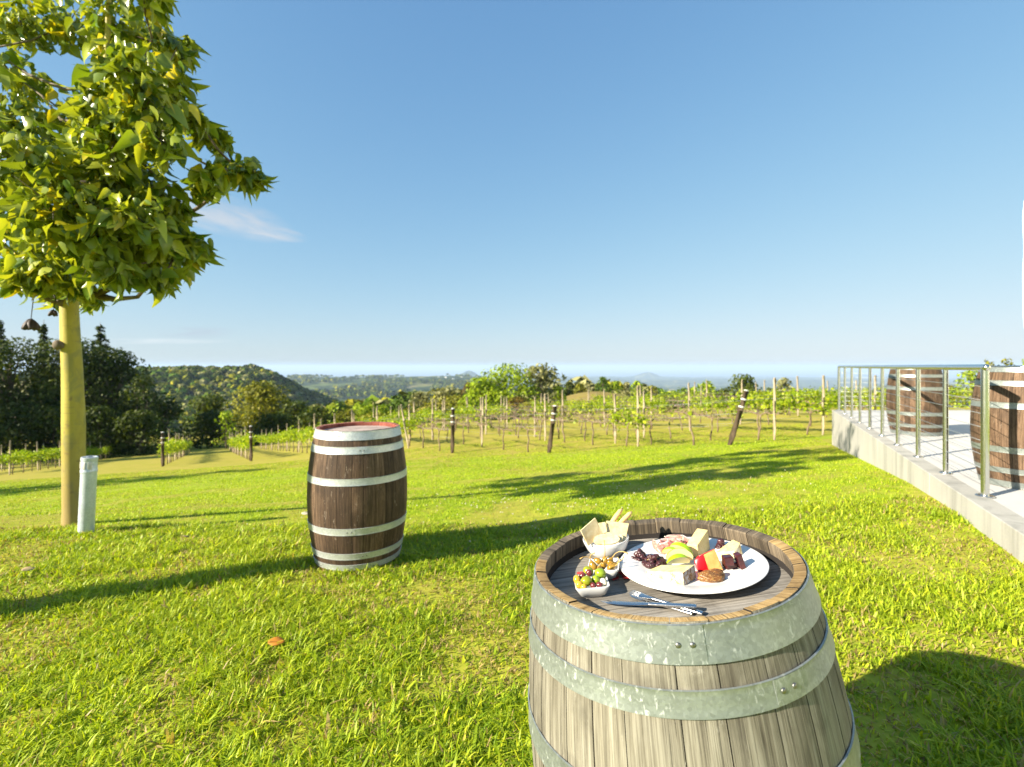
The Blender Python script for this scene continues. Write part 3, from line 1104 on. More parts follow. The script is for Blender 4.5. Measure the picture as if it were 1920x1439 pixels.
# dried muscatels: two bunches
def bunch(c, rx, ry, n, label, seed):
    q = random.Random(seed)
    root = thing('raisin_bunch', label, 'raisins', (c.x, c.y, ZP))
    ms = []
    for k in range(4):
        m = MB()
        m.ball((0, 0, 0), (.0078, .0068, .0058), 14, 10, None, 0, .085, seed + k)
        ms.append(m.obj('raisin', M['raisin'], root).data)
    first = list(root.children)
    for k in range(n):
        o = first[k] if k < 4 else link('raisin', ms[k % 4], root)
        a, r = q.uniform(0, 6.28), math.sqrt(q.random())
        z = .006 + (1 - r) * q.uniform(.0, .022)
        o.location = (rx * r * math.cos(a), ry * r * math.sin(a), z)
        o.rotation_euler = (q.uniform(-1, 1), q.uniform(-1, 1), q.uniform(0, 6))
        s = q.uniform(.8, 1.15); o.scale = (s, s, s)
    m = MB()
    m.tube([(-rx * .7, 0, .014), (0, .003, .02), (rx * .8, -.002, .014)], .0011, 6)
    m.obj('stalk', M['stem'], root)


bunch(atZ(1201, 1052, ZP), .018, .014, 22, 'smaller bunch of dried purple raisins at the left edge of the plate', 5)
bunch(atZ(1227, 1060, ZP), .024, .026, 50, 'larger heaped bunch of dried purple raisins beside the apple slices', 8)


# cheeses
def poly(vs, faces, mats, name, label, cat, bevel=.0018, group=None, seg=3):
    m = MB()
    vs = [Vector(v) for v in vs]
    c = sum(vs, Vector()) / len(vs)
    for f, k in faces:
        p = [vs[i] for i in f]
        n = (p[1] - p[0]).cross(p[2] - p[0])
        if n.dot(sum(p, Vector()) / len(p) - c) < 0: f = tuple(reversed(f))
        m.f.append(tuple(f)); m.m.append(k)
    m.v = [tuple(v) for v in vs]
    return solo(m, name, label, cat, mats, group, bevel=bevel, seg=seg)


def wedge(tops, zb, mats, fm, name, label, cat='cheese', shift=(0, 0)):
    """tops: (px, py, z) of the upper outline; fm: material of each side then top"""
    T = [atZ(x, y, z) for x, y, z in tops]
    n = len(T)
    Bm = [Vector((t.x + shift[0], t.y + shift[1], zb)) for t in T]
    F_ = [(tuple(range(n)), fm[-1]), (tuple(range(n, 2 * n)), fm[0])] + [((k, (k + 1) % n, n + (k + 1) % n, n + k), fm[k]) for k in range(n)]
    return poly(T + Bm, F_, mats, name, label, cat)


zc = ZP + .0005
wedge([(1287, 1020.5, ZP + .032), (1307.5, 1023, ZP + .032), (1327.5, 993.5, ZP + .052), (1307, 990.5, ZP + .052)], zc, [M['cheddar']], [0, 0, 0, 0, 0], 'hard_cheese_block', 'tall oblong block of pale yellow hard cheese at the back of the plate')
wedge([(1211, 1071, ZP + .007), (1279.5, 1075, ZP + .029), (1303, 1059, ZP + .031), (1240, 1059, ZP + .020)], zc, [M['cream'], M['rind_white'], M['rind_brown']], [1, 2, 0, 0, 0], 'rinded_cheese_wedge', 'soft cheese wedge with white and brown rind at the front of the plate')
wedge([(1339, 1037, ZP + .014), (1374, 1011.5, ZP + .036), (1388, 1018, ZP + .036), (1377, 1034, ZP + .024)], zc, [M['cream_pale'], M['rind_white'], M['cream']], [0, 0, 1, 0, 2], 'soft_cheese_wedge', 'pale cream cheese wedge behind the dark quince cubes', shift=(.004, 0))
a_, b_ = atZ(1329.5, 1071, zc), atZ(1357, 1071, zc)
c_, d_ = atZ(1339.5, 1029, ZP + .047), atZ(1319, 1040, ZP + .040)
e_, f_ = atZ(1311.5, 1077, zc), atZ(1301.5, 1052, ZP + .024)
bk = Vector((.012, .034, 0))
g_ = Vector((f_.x + .006, f_.y + .018, zc)); h_ = c_ + Vector((.004, .026, -.012)); i_ = b_ + Vector((.004, .030, 0)); j_ = (f_ + d_) / 2 + Vector((-.003, .002, .005))
poly([a_, b_, c_, d_, e_, f_, g_, h_, i_, j_],
     [((0, 1, 2, 3), 0), ((0, 3, 9, 5, 4), 1), ((4, 5, 6), 1), ((5, 9, 3, 2, 7, 6), 1), ((6, 7, 8), 0), ((1, 8, 7, 2), 0), ((0, 4, 6, 8, 1), 0)],
     [M['peach'], M['wax']], 'waxed_cheese_wedge', 'orange cheese wedge with bright red wax rind in the middle of the plate', 'cheese', .002)


def block(px, py, z0, size, rz, label, tilt=0):
    c = atZ(px, py, z0)
    m = MB()
    m.box((c.x, c.y, z0 + size[2] / 2), size, Matrix.Rotation(rz, 3, 'Z') @ Matrix.Rotation(tilt, 3, 'Y'))
    solo(m, 'quince_paste_block', label, 'quince paste', M['quince'], 'dark quince paste blocks', bevel=.0018, smooth=False)


block(1369, 1064, zc, (.028, .022, .013), .1, 'flat dark quince paste block at the bottom of the pile')
block(1365.5, 1059, zc + .0135, (.021, .020, .020), -.05, 'dark quince paste cube sitting on top of the flat block')
block(1388, 1065, zc + .0035, (.013, .020, .033), .05, 'slim dark quince paste block leaning at the right of the pile', -.22)
bunch(atZ(1353, 1031, ZP), .010, .005, 8, 'few purple raisins behind the pale cream cheese wedge', 15)

m = MB()
m.ball((*atZ(1335, 1086, ZP)[:2], ZP + .006), (.031, .021, .0135), 44, 22, Matrix.Rotation(.15, 3, 'Z'), 0, .07, 4)
solo(m, 'fig_slice', 'domed brown slab of seedy fig paste at the front of the plate', 'fig paste', M['fig'])


# apple slices
def apple(c, rot, label, L=.062, w=.017, dth=.5):
    m = MB(); n = 14; k_ = 6
    R = L / 2
    arcs = []
    for i in range(n + 1):
        t = -1.25 + 2.5 * i / n
        row = []
        for j in range(k_ + 1):
            p = -dth / 2 + dth * j / k_
            rr = R * .98 * math.cos(t) * .95
            row.append(Vector((R * 1.02 * math.sin(t), rr * math.cos(p), rr * math.sin(p))))
        arcs.append(row)
    core = [Vector((R * math.sin(-1.25 + 2.5 * i / n) * .96, R * .30 * (.35 + .3 * math.cos(3 * i / n)), 0)) for i in range(n + 1)]
    V, Fk, Fm = [], [], []
    for row in arcs: V += row
    o = len(V); V += core
    N = k_ + 1
    fs = [(i * N + j, i * N + j + 1, (i + 1) * N + j + 1, (i + 1) * N + j) for i in range(n) for j in range(k_)]
    fl = []
    for i in range(n):
        fl.append((o + i, i * N, (i + 1) * N, o + i + 1)); fl.append((o + i, o + i + 1, (i + 1) * N + k_, i * N + k_))
    V = [rot @ v + c for v in V]
    m.add(V, fs, 0); b0 = len(m.v) - len(V)
    for f in fl: m.f.append(f); m.m.append(1)
    solo(m, 'apple_slice', label, 'apple slice', [M['apple_skin'], M['apple_flesh']], 'green apple slices on the plate', ang=40)


def E(x, y, z): return (Matrix.Rotation(z, 3, 'Z') @ Matrix.Rotation(y, 3, 'Y') @ Matrix.Rotation(x, 3, 'X'))


apple(atZ(1277, 1037, ZP + .018), E(1.9, .3, -.6), 'upper green apple slice leaning towards the hard cheese block', L=.058)
apple(atZ(1259, 1043, ZP + .014), E(1.7, .12, -.4), 'green apple slice next to the larger raisin bunch', L=.048)
apple(atZ(1275, 1053, ZP + .010), E(1.3, .0, -.1), 'front green apple slice with its pale flesh facing up', L=.066)
apple(atZ(1272, 1059, ZP + .006), E(1.9, .0, .02), 'lowest green apple slice, half hidden behind the front cheese wedge', L=.058)


# cured ham: folded ribbons
def ham(pts, wdt, label, seed, up=.02):
    q = random.Random(seed)
    m = MB(); n = 26; k_ = 7
    rows, uv = [], []
    for i in range(n + 1):
        t = i / n
        s = t * (len(pts) - 1); a = min(int(s), len(pts) - 2); f = s - a
        p = Vector(pts[a]).lerp(Vector(pts[a + 1]), f)
        dx = Vector(pts[a + 1]) - Vector(pts[a])
        sd = Vector((-dx.y, dx.x, 0)).normalized()
        for j in range(k_ + 1):
            u = j / k_
            wv = .0050 * math.sin(t * 9 + u * 3 + seed) + .0015 * math.sin(t * 21 + seed * 2 + u * 3)
            rows.append(p + Vector((0, 0, wdt * u * .72 * (1 + .12 * math.sin(t * 8 + seed)))) + sd * (wdt * .5 * u * u + wv))
            uv.append((t, u))
    N = k_ + 1
    m.add(rows, [(i * N + j, (i + 1) * N + j, (i + 1) * N + j + 1, i * N + j + 1) for i in range(n) for j in range(k_)], 0, uv)
    o = solo(m, 'ham_slice', label, 'cured ham', M['ham'], 'folded slices of cured ham')
    md = o.modifiers.new('thickness', 'SOLIDIFY'); md.thickness = .0014
    return o


def zz(lst, z): return [atZ(x, y, z) for x, y in lst]


ham(zz([(1220, 1032), (1232, 1037), (1246, 1039), (1258, 1036), (1266, 1030)], zc), .032, 'broad pink ham slice with white fat at the left of the ham pile', 1)
ham(zz([(1246, 1034), (1255, 1028), (1266, 1031), (1275, 1036), (1284, 1037)], zc), .034, 'pink ham slice folded in the middle of the ham pile', 2)
ham(zz([(1256, 1026), (1268, 1022), (1278, 1026), (1286, 1035)], zc), .034, 'ham slice at the back of the pile beside the hard cheese block', 3)
ham(zz([(1262, 1037), (1272, 1034), (1280, 1040), (1288, 1041)], zc), .018, 'low dark pink ham fold above the apple slices', 4)


# cutlery
def utensil(p0, p1, prof, name, parts, label, prongs=False):
    """prof per part: list of (t, half width, thickness, sideways)"""
    p0, p1 = Vector(p0), Vector(p1)
    d = (p1 - p0); L = d.length; d.normalize()
    s = Vector((-d.y, d.x, 0)).normalized(); up = s.cross(d) * -1
    if up.z < 0: up = -up
    root = thing(name, label, name.replace('_', ' '), p0)
    for pn, pr in zip(parts, prof):
        m = MB(); R = []
        for t, hw, th, off in pr:
            c = d * (L * t) + s * off
            ring = []
            for k in range(14):
                a = 2 * math.pi * k / 14
                ca, sa = math.cos(a), math.sin(a)
                ring.append(c + s * (hw * math.copysign(abs(ca) ** .7, ca)) + up * (th / 2 * math.copysign(abs(sa) ** .7, sa)))
            R.append(ring)
        m.rings(R, 0, True)
        m.obj(pn, M['cutlery'], root, ang=60)
    return root


hd = [(.52, .004, .0045, 0), (.56, .0048, .0055, 0), (.75, .0056, .0062, 0), (.97, .0066, .006, 0), (1.0, .0062, .0045, 0)]
utensil(atZ(1124, 1128.5, ZH + .010), atZ(1306, 1137, ZH + .014),
        [[(0, .0006, .0008, .004), (.03, .0035, .0012, .003), (.10, .0072, .0016, .001), (.22, .0088, .0016, 0), (.40, .0082, .0018, 0), (.48, .0062, .003, 0), (.525, .0042, .004, 0)], hd],
        'table_knife', ['blade', 'handle'], 'shiny knife with broad blade lying on top of the other cutlery')
utensil(atZ(1178, 1117, ZH + .006), atZ(1299, 1150, ZH + .005),
        [[(0, .0012, .001, .006), (.05, .005, .0012, .004), (.16, .0082, .0016, .002), (.32, .0085, .0016, 0), (.44, .006, .003, 0), (.525, .0042, .004, 0)], hd],
        'cheese_knife', ['blade', 'handle'], 'shiny curved knife lying beneath the top knife, nearest the rim')
fk = [[(.34, .0036, .003, 0), (.28, .0065, .0025, 0), (.2, .0095, .0022, 0), (.15, .0098, .002, 0)]]
fk += [[(.155, .0016, .002, o), (.08, .0014, .0018, o * 1.02), (0.01, .0009, .0012, o), (0, .0004, .0006, o)] for o in (-.0078, -.0026, .0026, .0078)]
fk += [[(.335, .0036, .003, 0), (.5, .0035, .0035, 0), (.6, .004, .0045, 0), (.8, .0055, .0055, 0), (.98, .0065, .005, 0), (1, .006, .004, 0)]]
utensil(atZ(1181, 1109.5, ZH + .016), atZ(1318, 1150, ZH + .006), fk, 'fork', ['neck', 'tine', 'tine', 'tine', 'tine', 'handle'], 'shiny fork with its tines raised, crossing under the top knife')

for o in list(bpy.data.objects):
    if o not in BEFORE and o.parent is None: LEANT.append(o)
_M = Matrix.Translation(PIV) @ LEAN.to_4x4() @ Matrix.Translation(-PIV)
for o in LEANT:
    o.matrix_basis = _M @ o.matrix_basis
atY, atZ = _w[1], _w[2]
# ------------------------------------------------------------------ foliage helpers
def cards(P, N, size, col, rng, asp=.6, fold=.25):
    """leaf shaped rhombs, folded along the middle: returns V, quads, colours"""
    n = len(P)
    N = N / (np.linalg.norm(N, axis=1, keepdims=True) + 1e-9)
    r = rng.normal(size=(n, 3))
    T = r - (r * N).sum(1, keepdims=True) * N
    T /= np.linalg.norm(T, axis=1, keepdims=True) + 1e-9
    B = np.cross(N, T)
    s = np.asarray(size).reshape(-1, 1) * np.ones((n, 1))
    V = np.stack([P - T * s, P + B * s * asp + N * s * fold, P + T * s, P - B * s * asp + N * s * fold], 1).reshape(-1, 3)
    q = np.arange(n * 4).reshape(-1, 4)
    return V, q, np.repeat(col, 4, 0)


def sph(n, rng):
    v = rng.normal(size=(n, 3))
    return v / np.linalg.norm(v, axis=1, keepdims=True)


PAL = {'dark': [(.020, .040, .006), (.040, .070, .009), (.10, .125, .012)],
       'dusk': [(.030, .055, .007), (.065, .10, .010), (.13, .15, .012)],
       'olive': [(.090, .110, .008), (.18, .19, .010), (.29, .27, .014)],
       'green': [(.050, .10, .008), (.095, .165, .012), (.15, .215, .016)],
       'bright': [(.15, .24, .008), (.26, .36, .010), (.35, .42, .016)],
       'grey': [(.12, .13, .045), (.23, .23, .08), (.33, .32, .13)],
       'brown': [(.09, .07, .015), (.19, .125, .022), (.26, .17, .03)]}


def crown(C, R, per, size, pal, rng, shell=.55, squash=.85):
    P, N, S, K = [], [], [], []
    pal = np.array(PAL[pal])
    for c, r in zip(C, R):
        n = max(6, int(per * r * r))
        d = sph(n, rng)
        rad = r * (shell + (1 - shell) * rng.random((n, 1)) ** .6)
        p = np.array(c) + d * rad * np.array([1, 1, squash])
        P.append(p); N.append(d + rng.normal(size=(n, 3)) * .55 + np.array([0, 0, .25]))
        S.append(size * rng.uniform(.6, 1.3, n))
        base = pal[0] + (pal[2] - pal[0]) * rng.uniform(.1, .8)
        k = base * .5 + pal[rng.integers(0, 3, n)] * .5
        K.append(k * rng.uniform(.75, 1.25, (n, 1)))
    return np.vstack(P), np.vstack(N), np.concatenate(S), np.vstack(K)


def tree(label, px, ytop, D, wpx, pal='green', seed=0, per=None, lsize=None, name='tree', group='trees beyond the vineyard', low=.12, gap=1.0, pale=False, off=None, cat='tree', top_h=None):
    rng = np.random.default_rng(seed + 100)
    x = off[0] if off else (px - CX) / F * D
    y = off[1] if off else D
    z = hz(x, y)
    h = top_h if top_h else atY(px, ytop, D).z - z
    h = max(h, 1.2)
    w = wpx / F * D * 1.22 if not off else wpx
    root = thing(name, label, cat, (x, y, z), 0, group)
    nC = 20 if w < 4 else 40
    C, R = [], []
    tries = 0
    while len(C) < nC and tries < 500:
        tries += 1
        t = rng.random() ** .8
        zz_ = h * (low + (.93 - low) * t)
        env = math.sin(math.pi * min(max((t * .74 + .24), 0), 1)) ** .5
        r = w * rng.uniform(.12, .21)
        rr = max(w * .5 * env - r * .6, 0) * math.sqrt(rng.random())
        a = rng.uniform(0, 6.283)
        c = (rr * math.cos(a), rr * math.sin(a), min(zz_, h - r * .75))
        C.append(c); R.append(r)
    C.append((rng.uniform(-.1, .1) * w, 0, h - w * .16)); R.append(w * .17)
    ls = lsize or max(.10, .0034 * D * gap)
    pr = per or (1.5 / (ls * ls) / gap)
    P, N, S, K = crown(C, R, pr, ls, pal, rng)
    V, q, c = cards(P, N, S, K, rng)
    link('crown', np_mesh('crown', V, None, q, c, M['leaf_far']), root)
    m = MB()
    tr = max(.05, .022 * h)
    m.tube([(0, 0, -.4), (w * .01, 0, h * .3), (-w * .02, w * .01, h * .62), (0, 0, h * .85)], [tr * 1.2, tr, tr * .65, tr * .2], 8)
    for k in range(0, len(C), 2):
        c = Vector(C[k]); z0 = max(min(c.z * .62, h * .7), h * .12)
        m.tube([(0, 0, z0), (c.x * .5, c.y * .5, z0 + (c.z - z0) * .6), tuple(c)], [tr * .5, tr * .3, tr * .1], 5)
    m.obj('trunk', M['bark_pale'] if pale else M['bark'], root)
    return root


def conifer(label, px, ytop, D, wpx, seed, ragged=False):
    rng = np.random.default_rng(seed)
    x = (px - CX) / F * D; z = hz(x, D); h = atY(px, ytop, D).z - z; w = wpx / F * D
    root = thing('conifer_tree', label, 'conifer', (x, D, z), 0, 'conifers behind the dark trees')
    P, N, S, K = [], [], [], []
    m = MB()
    m.tube([(0, 0, -.3), (0, 0, h * .5), (0, 0, h)], [.22, .15, .02], 7)
    nt = 22
    for t in range(nt):
        f = t / nt
        zt = h * (.2 + .78 * f)
        L0 = w * .62 * (1 - f) ** .7 * (rng.uniform(.45, 1.25) if ragged else rng.uniform(.75, 1.1)) + .2
        for k in range(6 if ragged else 9):
            a = rng.uniform(0, 6.283); L = L0 * rng.uniform(.6, 1.1); zt = h * (.2 + .78 * min(f + rng.uniform(-.03, .03), 1))
            n = int(9 + L * 22)
            s = rng.random(n) ** .7
            p = np.stack([np.cos(a) * L * s, np.sin(a) * L * s, zt + L * (.25 * s - .35 * s * s) + rng.normal(0, .06, n)], 1) + rng.normal(0, .09, (n, 3))
            P.append(p); N.append(rng.normal(size=(n, 3)) * .6 + [0, 0, 1]); S.append(rng.uniform(.14, .3, n))
            K.append(np.array(PAL['dark'])[rng.integers(0, 3, n)] * rng.uniform(.7, 1.2, (n, 1)))
            m.tube([(0, 0, zt), (math.cos(a) * L * .9, math.sin(a) * L * .9, zt - L * .05)], [.04, .01], 4)
    P, N, S, K = np.vstack(P), np.vstack(N), np.concatenate(S), np.vstack(K)
    V, q, c = cards(P, N, S, K, rng, .4)
    link('foliage', np_mesh('foliage', V, None, q, c, M['leaf_far']), root)
    m.obj('trunk', M['bark'], root)


# ------------------------------------------------------------------ the flame tree at the left
TB = G(139, 983)
YT = TB.y


def flame_tree():
    rng = np.random.default_rng(5)
    root = thing('broadleaf_tree', 'tree with smooth yellow green trunk and large drooping glossy leaves at the left', 'tree', TB)
    L = lambda px, py, dy=0: atY(px, py, YT + dy) - TB
    tp = [Vector((0, 0, -.25)), L(139, 975), L(138, 900), L(138, 800), L(135.5, 700), L(131, 610), L(131, 560), L(143, 490), L(166, 420), L(180, 330), L(190, 230), L(200, 110), L(205, -30)]
    rp = [24, 23, 22.5, 23, 21, 19, 18, 16, 13, 11, 9, 7, 4]
    rr = [r / F * YT * .77 for r in rp]
    # smooth the path
    P2, R2 = [], []
    for i in range(len(tp) - 1):
        for k in range(4):
            t = k / 4
            a = tp[max(i - 1, 0)]; b_ = tp[i]; c = tp[i + 1]; d = tp[min(i + 2, len(tp) - 1)]
            p = .5 * ((2 * b_) + (c - a) * t + (2 * a - 5 * b_ + 4 * c - d) * t * t + (3 * b_ - a - 3 * c + d) * t ** 3)
            P2.append(p); R2.append(rr[i] * (1 - t) + rr[i + 1] * t)
    P2.append(tp[-1]); R2.append(rr[-1])
    for i in range(len(R2)):
        R2[i] *= 1 + .008 * math.sin(i * .7) + max(0, .22 - .045 * i)
    m = MB(); m.tube(P2, R2, 24)
    m.obj('trunk', M['flame_bark'], root)
    kn = MB()
    kp = L(125, 648) + Vector((0, -.09, 0))
    kn.ball(kp, (.050, .035, .045), 14, 9, None, 0, .08, 2)
    kn.obj('branch_scar', M['bark'], root)
    # clumps: (px, py, radius px, depth offset)
    CL = [(40, 40, 70), (130, 45, 66), (215, 50, 62), (285, 62, 45), (328, 92, 30), (350, 80, 18), (45, 150, 52), (235, 130, 56), (310, 150, 46), (335, 195, 36), (272, 200, 54), (165, 225, 62), (40, 235, 72), (215, 260, 58),
          (325, 225, 38), (362, 215, 18), (385, 245, 30), (415, 258, 18), (455, 318, 28), (478, 330, 14), (432, 312, 18), (395, 325, 28), (380, 350, 18), (300, 262, 34), (60, 320, 74), (150, 318, 70), (235, 325, 58), (290, 360, 46), (320, 395, 26), (100, 400, 76),
          (20, 420, 68), (205, 400, 56), (280, 428, 56), (335, 450, 42), (365, 462, 28), (320, 495, 38), (300, 520, 24), (250, 480, 46), (190, 470, 50), (115, 478, 56), (40, 485, 44), (40, 520, 24), (140, 530, 34), (175, 555, 22), (105, 545, 26), (85, 515, 30), (130, 560, 18), (150, 425, 46), (165, 375, 44), (190, 445, 40), (240, 400, 40), (270, 465, 36), (215, 505, 34), (185, 225, 44), (205, 170, 40), (195, 300, 46),
          (50, -60, 90), (180, -65, 90), (262, -35, 55), (-80, 50, 110), (-90, 200, 110), (-90, 350, 105), (-90, 470, 66), (100, -170, 100), (-50, -170, 90), (215, -140, 66), (60, -270, 80), (160, -250, 60), (-200, 150, 90), (-210, 300, 90), (-190, 10, 90)]
    P, Dn, S, K = [], [], [], []
    cen = []
    for i, (cx, cy, r) in enumerate(CL):
        edge = max(0, (cx - 230) / 260)
        dy = rng.uniform(-1.25, 1.15) * (1 - .75 * min(edge, 1))
        if (cx, cy) in ((150, 425), (165, 375), (190, 445), (240, 400), (270, 465), (215, 505), (185, 225), (205, 170), (195, 300)): dy = -rng.uniform(.35, .9)
        c = np.array(L(cx, cy, dy)); Rm = r / F * YT
        cen.append((c, Rm))
        n = int(46 + 1400 * Rm * Rm) if cx > -20 and cy > -40 else int(14 + 300 * Rm * Rm)
        d = sph(n, rng)
        rad = Rm * rng.random((n, 1)) ** .5 * np.where(rng.random((n, 1)) < .10, 1.2, .82)
        P.append(c + d * rad); Dn.append(d * np.array([.75, .75, .25]) + rng.normal(0, .38, (n, 3)) + np.array([0, 0, -1.0]))
        S.append(rng.uniform(.060, .165, n))
        t = rng.random((n, 1))
        k = np.array([.085, .155, .014]) * (1 - t) + np.array([.38, .42, .050]) * t
        y = rng.random(n) < .04
        k[y] = np.array([.46, .40, .02])
        K.append(k * rng.uniform(.8, 1.2, (n, 1)))
    P, Dn, S, K = np.vstack(P), np.vstack(Dn), np.concatenate(S), np.vstack(K)
    n = len(P)
    # lobed, drooping leaf
    A = Dn / np.linalg.norm(Dn, axis=1, keepdims=True)
    r = rng.normal(size=(n, 3)); X = r - (r * A).sum(1, keepdims=True) * A; X /= np.linalg.norm(X, axis=1, keepdims=True)
    Nn = np.cross(X, A)
    shp = np.array([(0, 0, 0), (.24, .06, .05), (.40, .30, .11), (.34, .52, .08), (.21, .76, .03), (0, 1.0, -.12), (-.21, .76, .03), (-.34, .52, .08), (-.40, .30, .11), (-.24, .06, .05), (0, .42, -.03), (0, .72, -.04)])
    tri = np.array([(0, 1, 10), (1, 2, 10), (2, 3, 10), (3, 4, 11), (3, 11, 10), (4, 5, 11), (5, 6, 11), (6, 7, 11), (7, 10, 11), (7, 8, 10), (8, 9, 10), (9, 0, 10)])
    curl = rng.uniform(-.25, .95, (n, 1, 1))
    wid = rng.uniform(.50, .95, (n, 1, 1))
    sx = shp[None, :, 0:1] * wid; sy = shp[None, :, 1:2]; sz = shp[None, :, 2:3] * rng.uniform(.3, 2.6, (n, 1, 1)) - curl * sy * sy
    V = P[:, None, :] + S[:, None, None] * (X[:, None, :] * sx + A[:, None, :] * sy + Nn[:, None, :] * sz)
    V = V.reshape(-1, 3)
    T = (tri[None] + (np.arange(n) * len(shp))[:, None, None]).reshape(-1, 3)
    link('foliage', np_mesh('foliage', V, T, None, np.repeat(K, len(shp), 0), M['leaf_flame'], True), root)
    # limbs and twigs
    m = MB()
    anchors = [(Vector(p), r) for p, r in zip(P2, R2) if p.z > L(0, 560).z]
    limbs = [(330, 92, -.1), (455, 318, .0), (335, 450, -.2), (45, 150, .4), (215, 50, .3), (-80, 200, .2), (20, 420, -.4), (280, 428, .2), (285, 62, -.3), (60, 320, -.6), (-80, 50, .5), (100, -150, .2), (235, 130, .3), (310, 150, -.2), (300, 520, -.1), (40, 520, -.3)]
    nodes = []
    for (x, y, dy) in limbs:
        e = L(x, y, dy)
        zt = e.z - .25 - .45 * Vector((e.x, e.y, 0)).length
        a, ar = min(anchors, key=lambda q: abs(q[0].z - max(zt, anchors[0][0].z)))
        P3 = []
        for t in (0, .25, .5, .75, 1):
            p = a.lerp(e, t) + Vector((0, 0, -.16 * math.sin(math.pi * t) + .05 * math.sin(9 * t + x)))
            P3.append(p)
        r0 = min(ar * .62, .055)
        m.tube(P3, [r0, r0 * .8, r0 * .6, r0 * .42, r0 * .2], 8)
        nodes += [(p, r0 * .4) for p in P3[1:]]
    for c, Rm in cen:
        cv = Vector(c)
        a, r0 = min(nodes, key=lambda q: (q[0] - cv).length)
        if (a - cv).length > .12:
            m.tube([a, a.lerp(cv, .5) + Vector((0, 0, -.05)), cv], [min(r0, .016), .010, .005], 6)
        for k in range(4):
            d = Vector(sph(1, rng)[0]) * Rm * .9
            m.tube([cv, cv + d * .5, cv + d - Vector((0, 0, .06))], [.006, .004, .002], 5)
    m.obj('branches', M['bark'], root)
    for (x0, y0, x1, y1, s, k) in ((59, 520, 58, 600, 1, 7), (100, 548, 100, 582, .6, 3)):
        pm = MB()
        a, e = L(x0, y0, -.3), L(x1, y1, -.3)
        pm.tube([a, a.lerp(e, .5) + Vector((.02, 0, 0)), e], [.004, .004, .003], 6)
        for j in range(k):
            an = 6.283 * j / k
            dirv = Vector((math.cos(an) * .6, math.sin(an) * .6, -1)).normalized()
            q = Vector((0, 0, 1)).rotation_difference(dirv).to_matrix()
            pm.ball(e + dirv * .05 * s, (.026 * s, .026 * s, .058 * s), 10, 8, q, 0, .05, j)
        pm.obj('seed_pod_cluster', M['pod'], root)
    return root


flame_tree()

# galvanised pipe beside it
pb = G(161, 1000)


def pipe():
    root = thing('pipe_post', 'short galvanised metal pipe with slots near its top, standing in front of the yellow trunk', 'metal post', pb)
    sc = pb.y / F
    top = atY(168, 857, pb.y) - pb
    r = 15.5 * sc * .80
    m = MB()
    base = Vector((0, 0, -.1))
    n = 40
    ax = (top - Vector((0, 0, 0))).normalized()
    Lp = top.length
    prof = [(r * 1.0, 0), (r, Lp * .34), (r * 1.004, Lp * .345), (r * 1.004, Lp * .355), (r, Lp * .36), (r, Lp * .80), (r * 1.05, Lp * .805), (r * 1.05, Lp * .83), (r, Lp * .84), (r, Lp - .03), (r * 1.05, Lp - .028), (r * 1.05, Lp - .002), (r * 1.0, Lp), (r * .86, Lp), (r * .84, Lp * .2)]
    q = Vector((0, 0, 1)).rotation_difference(ax).to_matrix()
    R = []
    for rr, z in prof:
        R.append([tuple(q @ Vector((rr * math.cos(6.283185 * k / n), rr * math.sin(6.283185 * k / n), z - .06 if z == 0 else z))) for k in range(n)])
    m.rings(R)
    m.obj('tube', M['pipe_metal'], root, ang=40)
    for a in (-2.35, -1.57, -.8):
        s = MB()
        c = q @ Vector((math.cos(a) * r * 1.0, math.sin(a) * r * 1.0, Lp * .895))
        Mz = q @ Matrix.Rotation(a, 3, 'Z')
        s.box(c, (.006, .030, .062), Mz)
        s.obj('slot_plate', M['band'], root, bevel=.004)


pipe()
# ------------------------------------------------------------------ vineyard
ORD = ['first', 'second', 'third', 'fourth', 'fifth', 'sixth', 'seventh', 'eighth', 'ninth', 'tenth', 'eleventh', 'twelfth', 'thirteenth', 'fourteenth', 'fifteenth', 'sixteenth', 'seventeenth', 'eighteenth', 'nineteenth', 'twentieth',
       'twenty-first', 'twenty-second', 'twenty-third', 'twenty-fourth', 'twenty-fifth', 'twenty-sixth', 'twenty-seventh', 'twenty-eighth', 'twenty-ninth', 'thirtieth']
VD = Vector((-.516, .857, 0)).normalized()


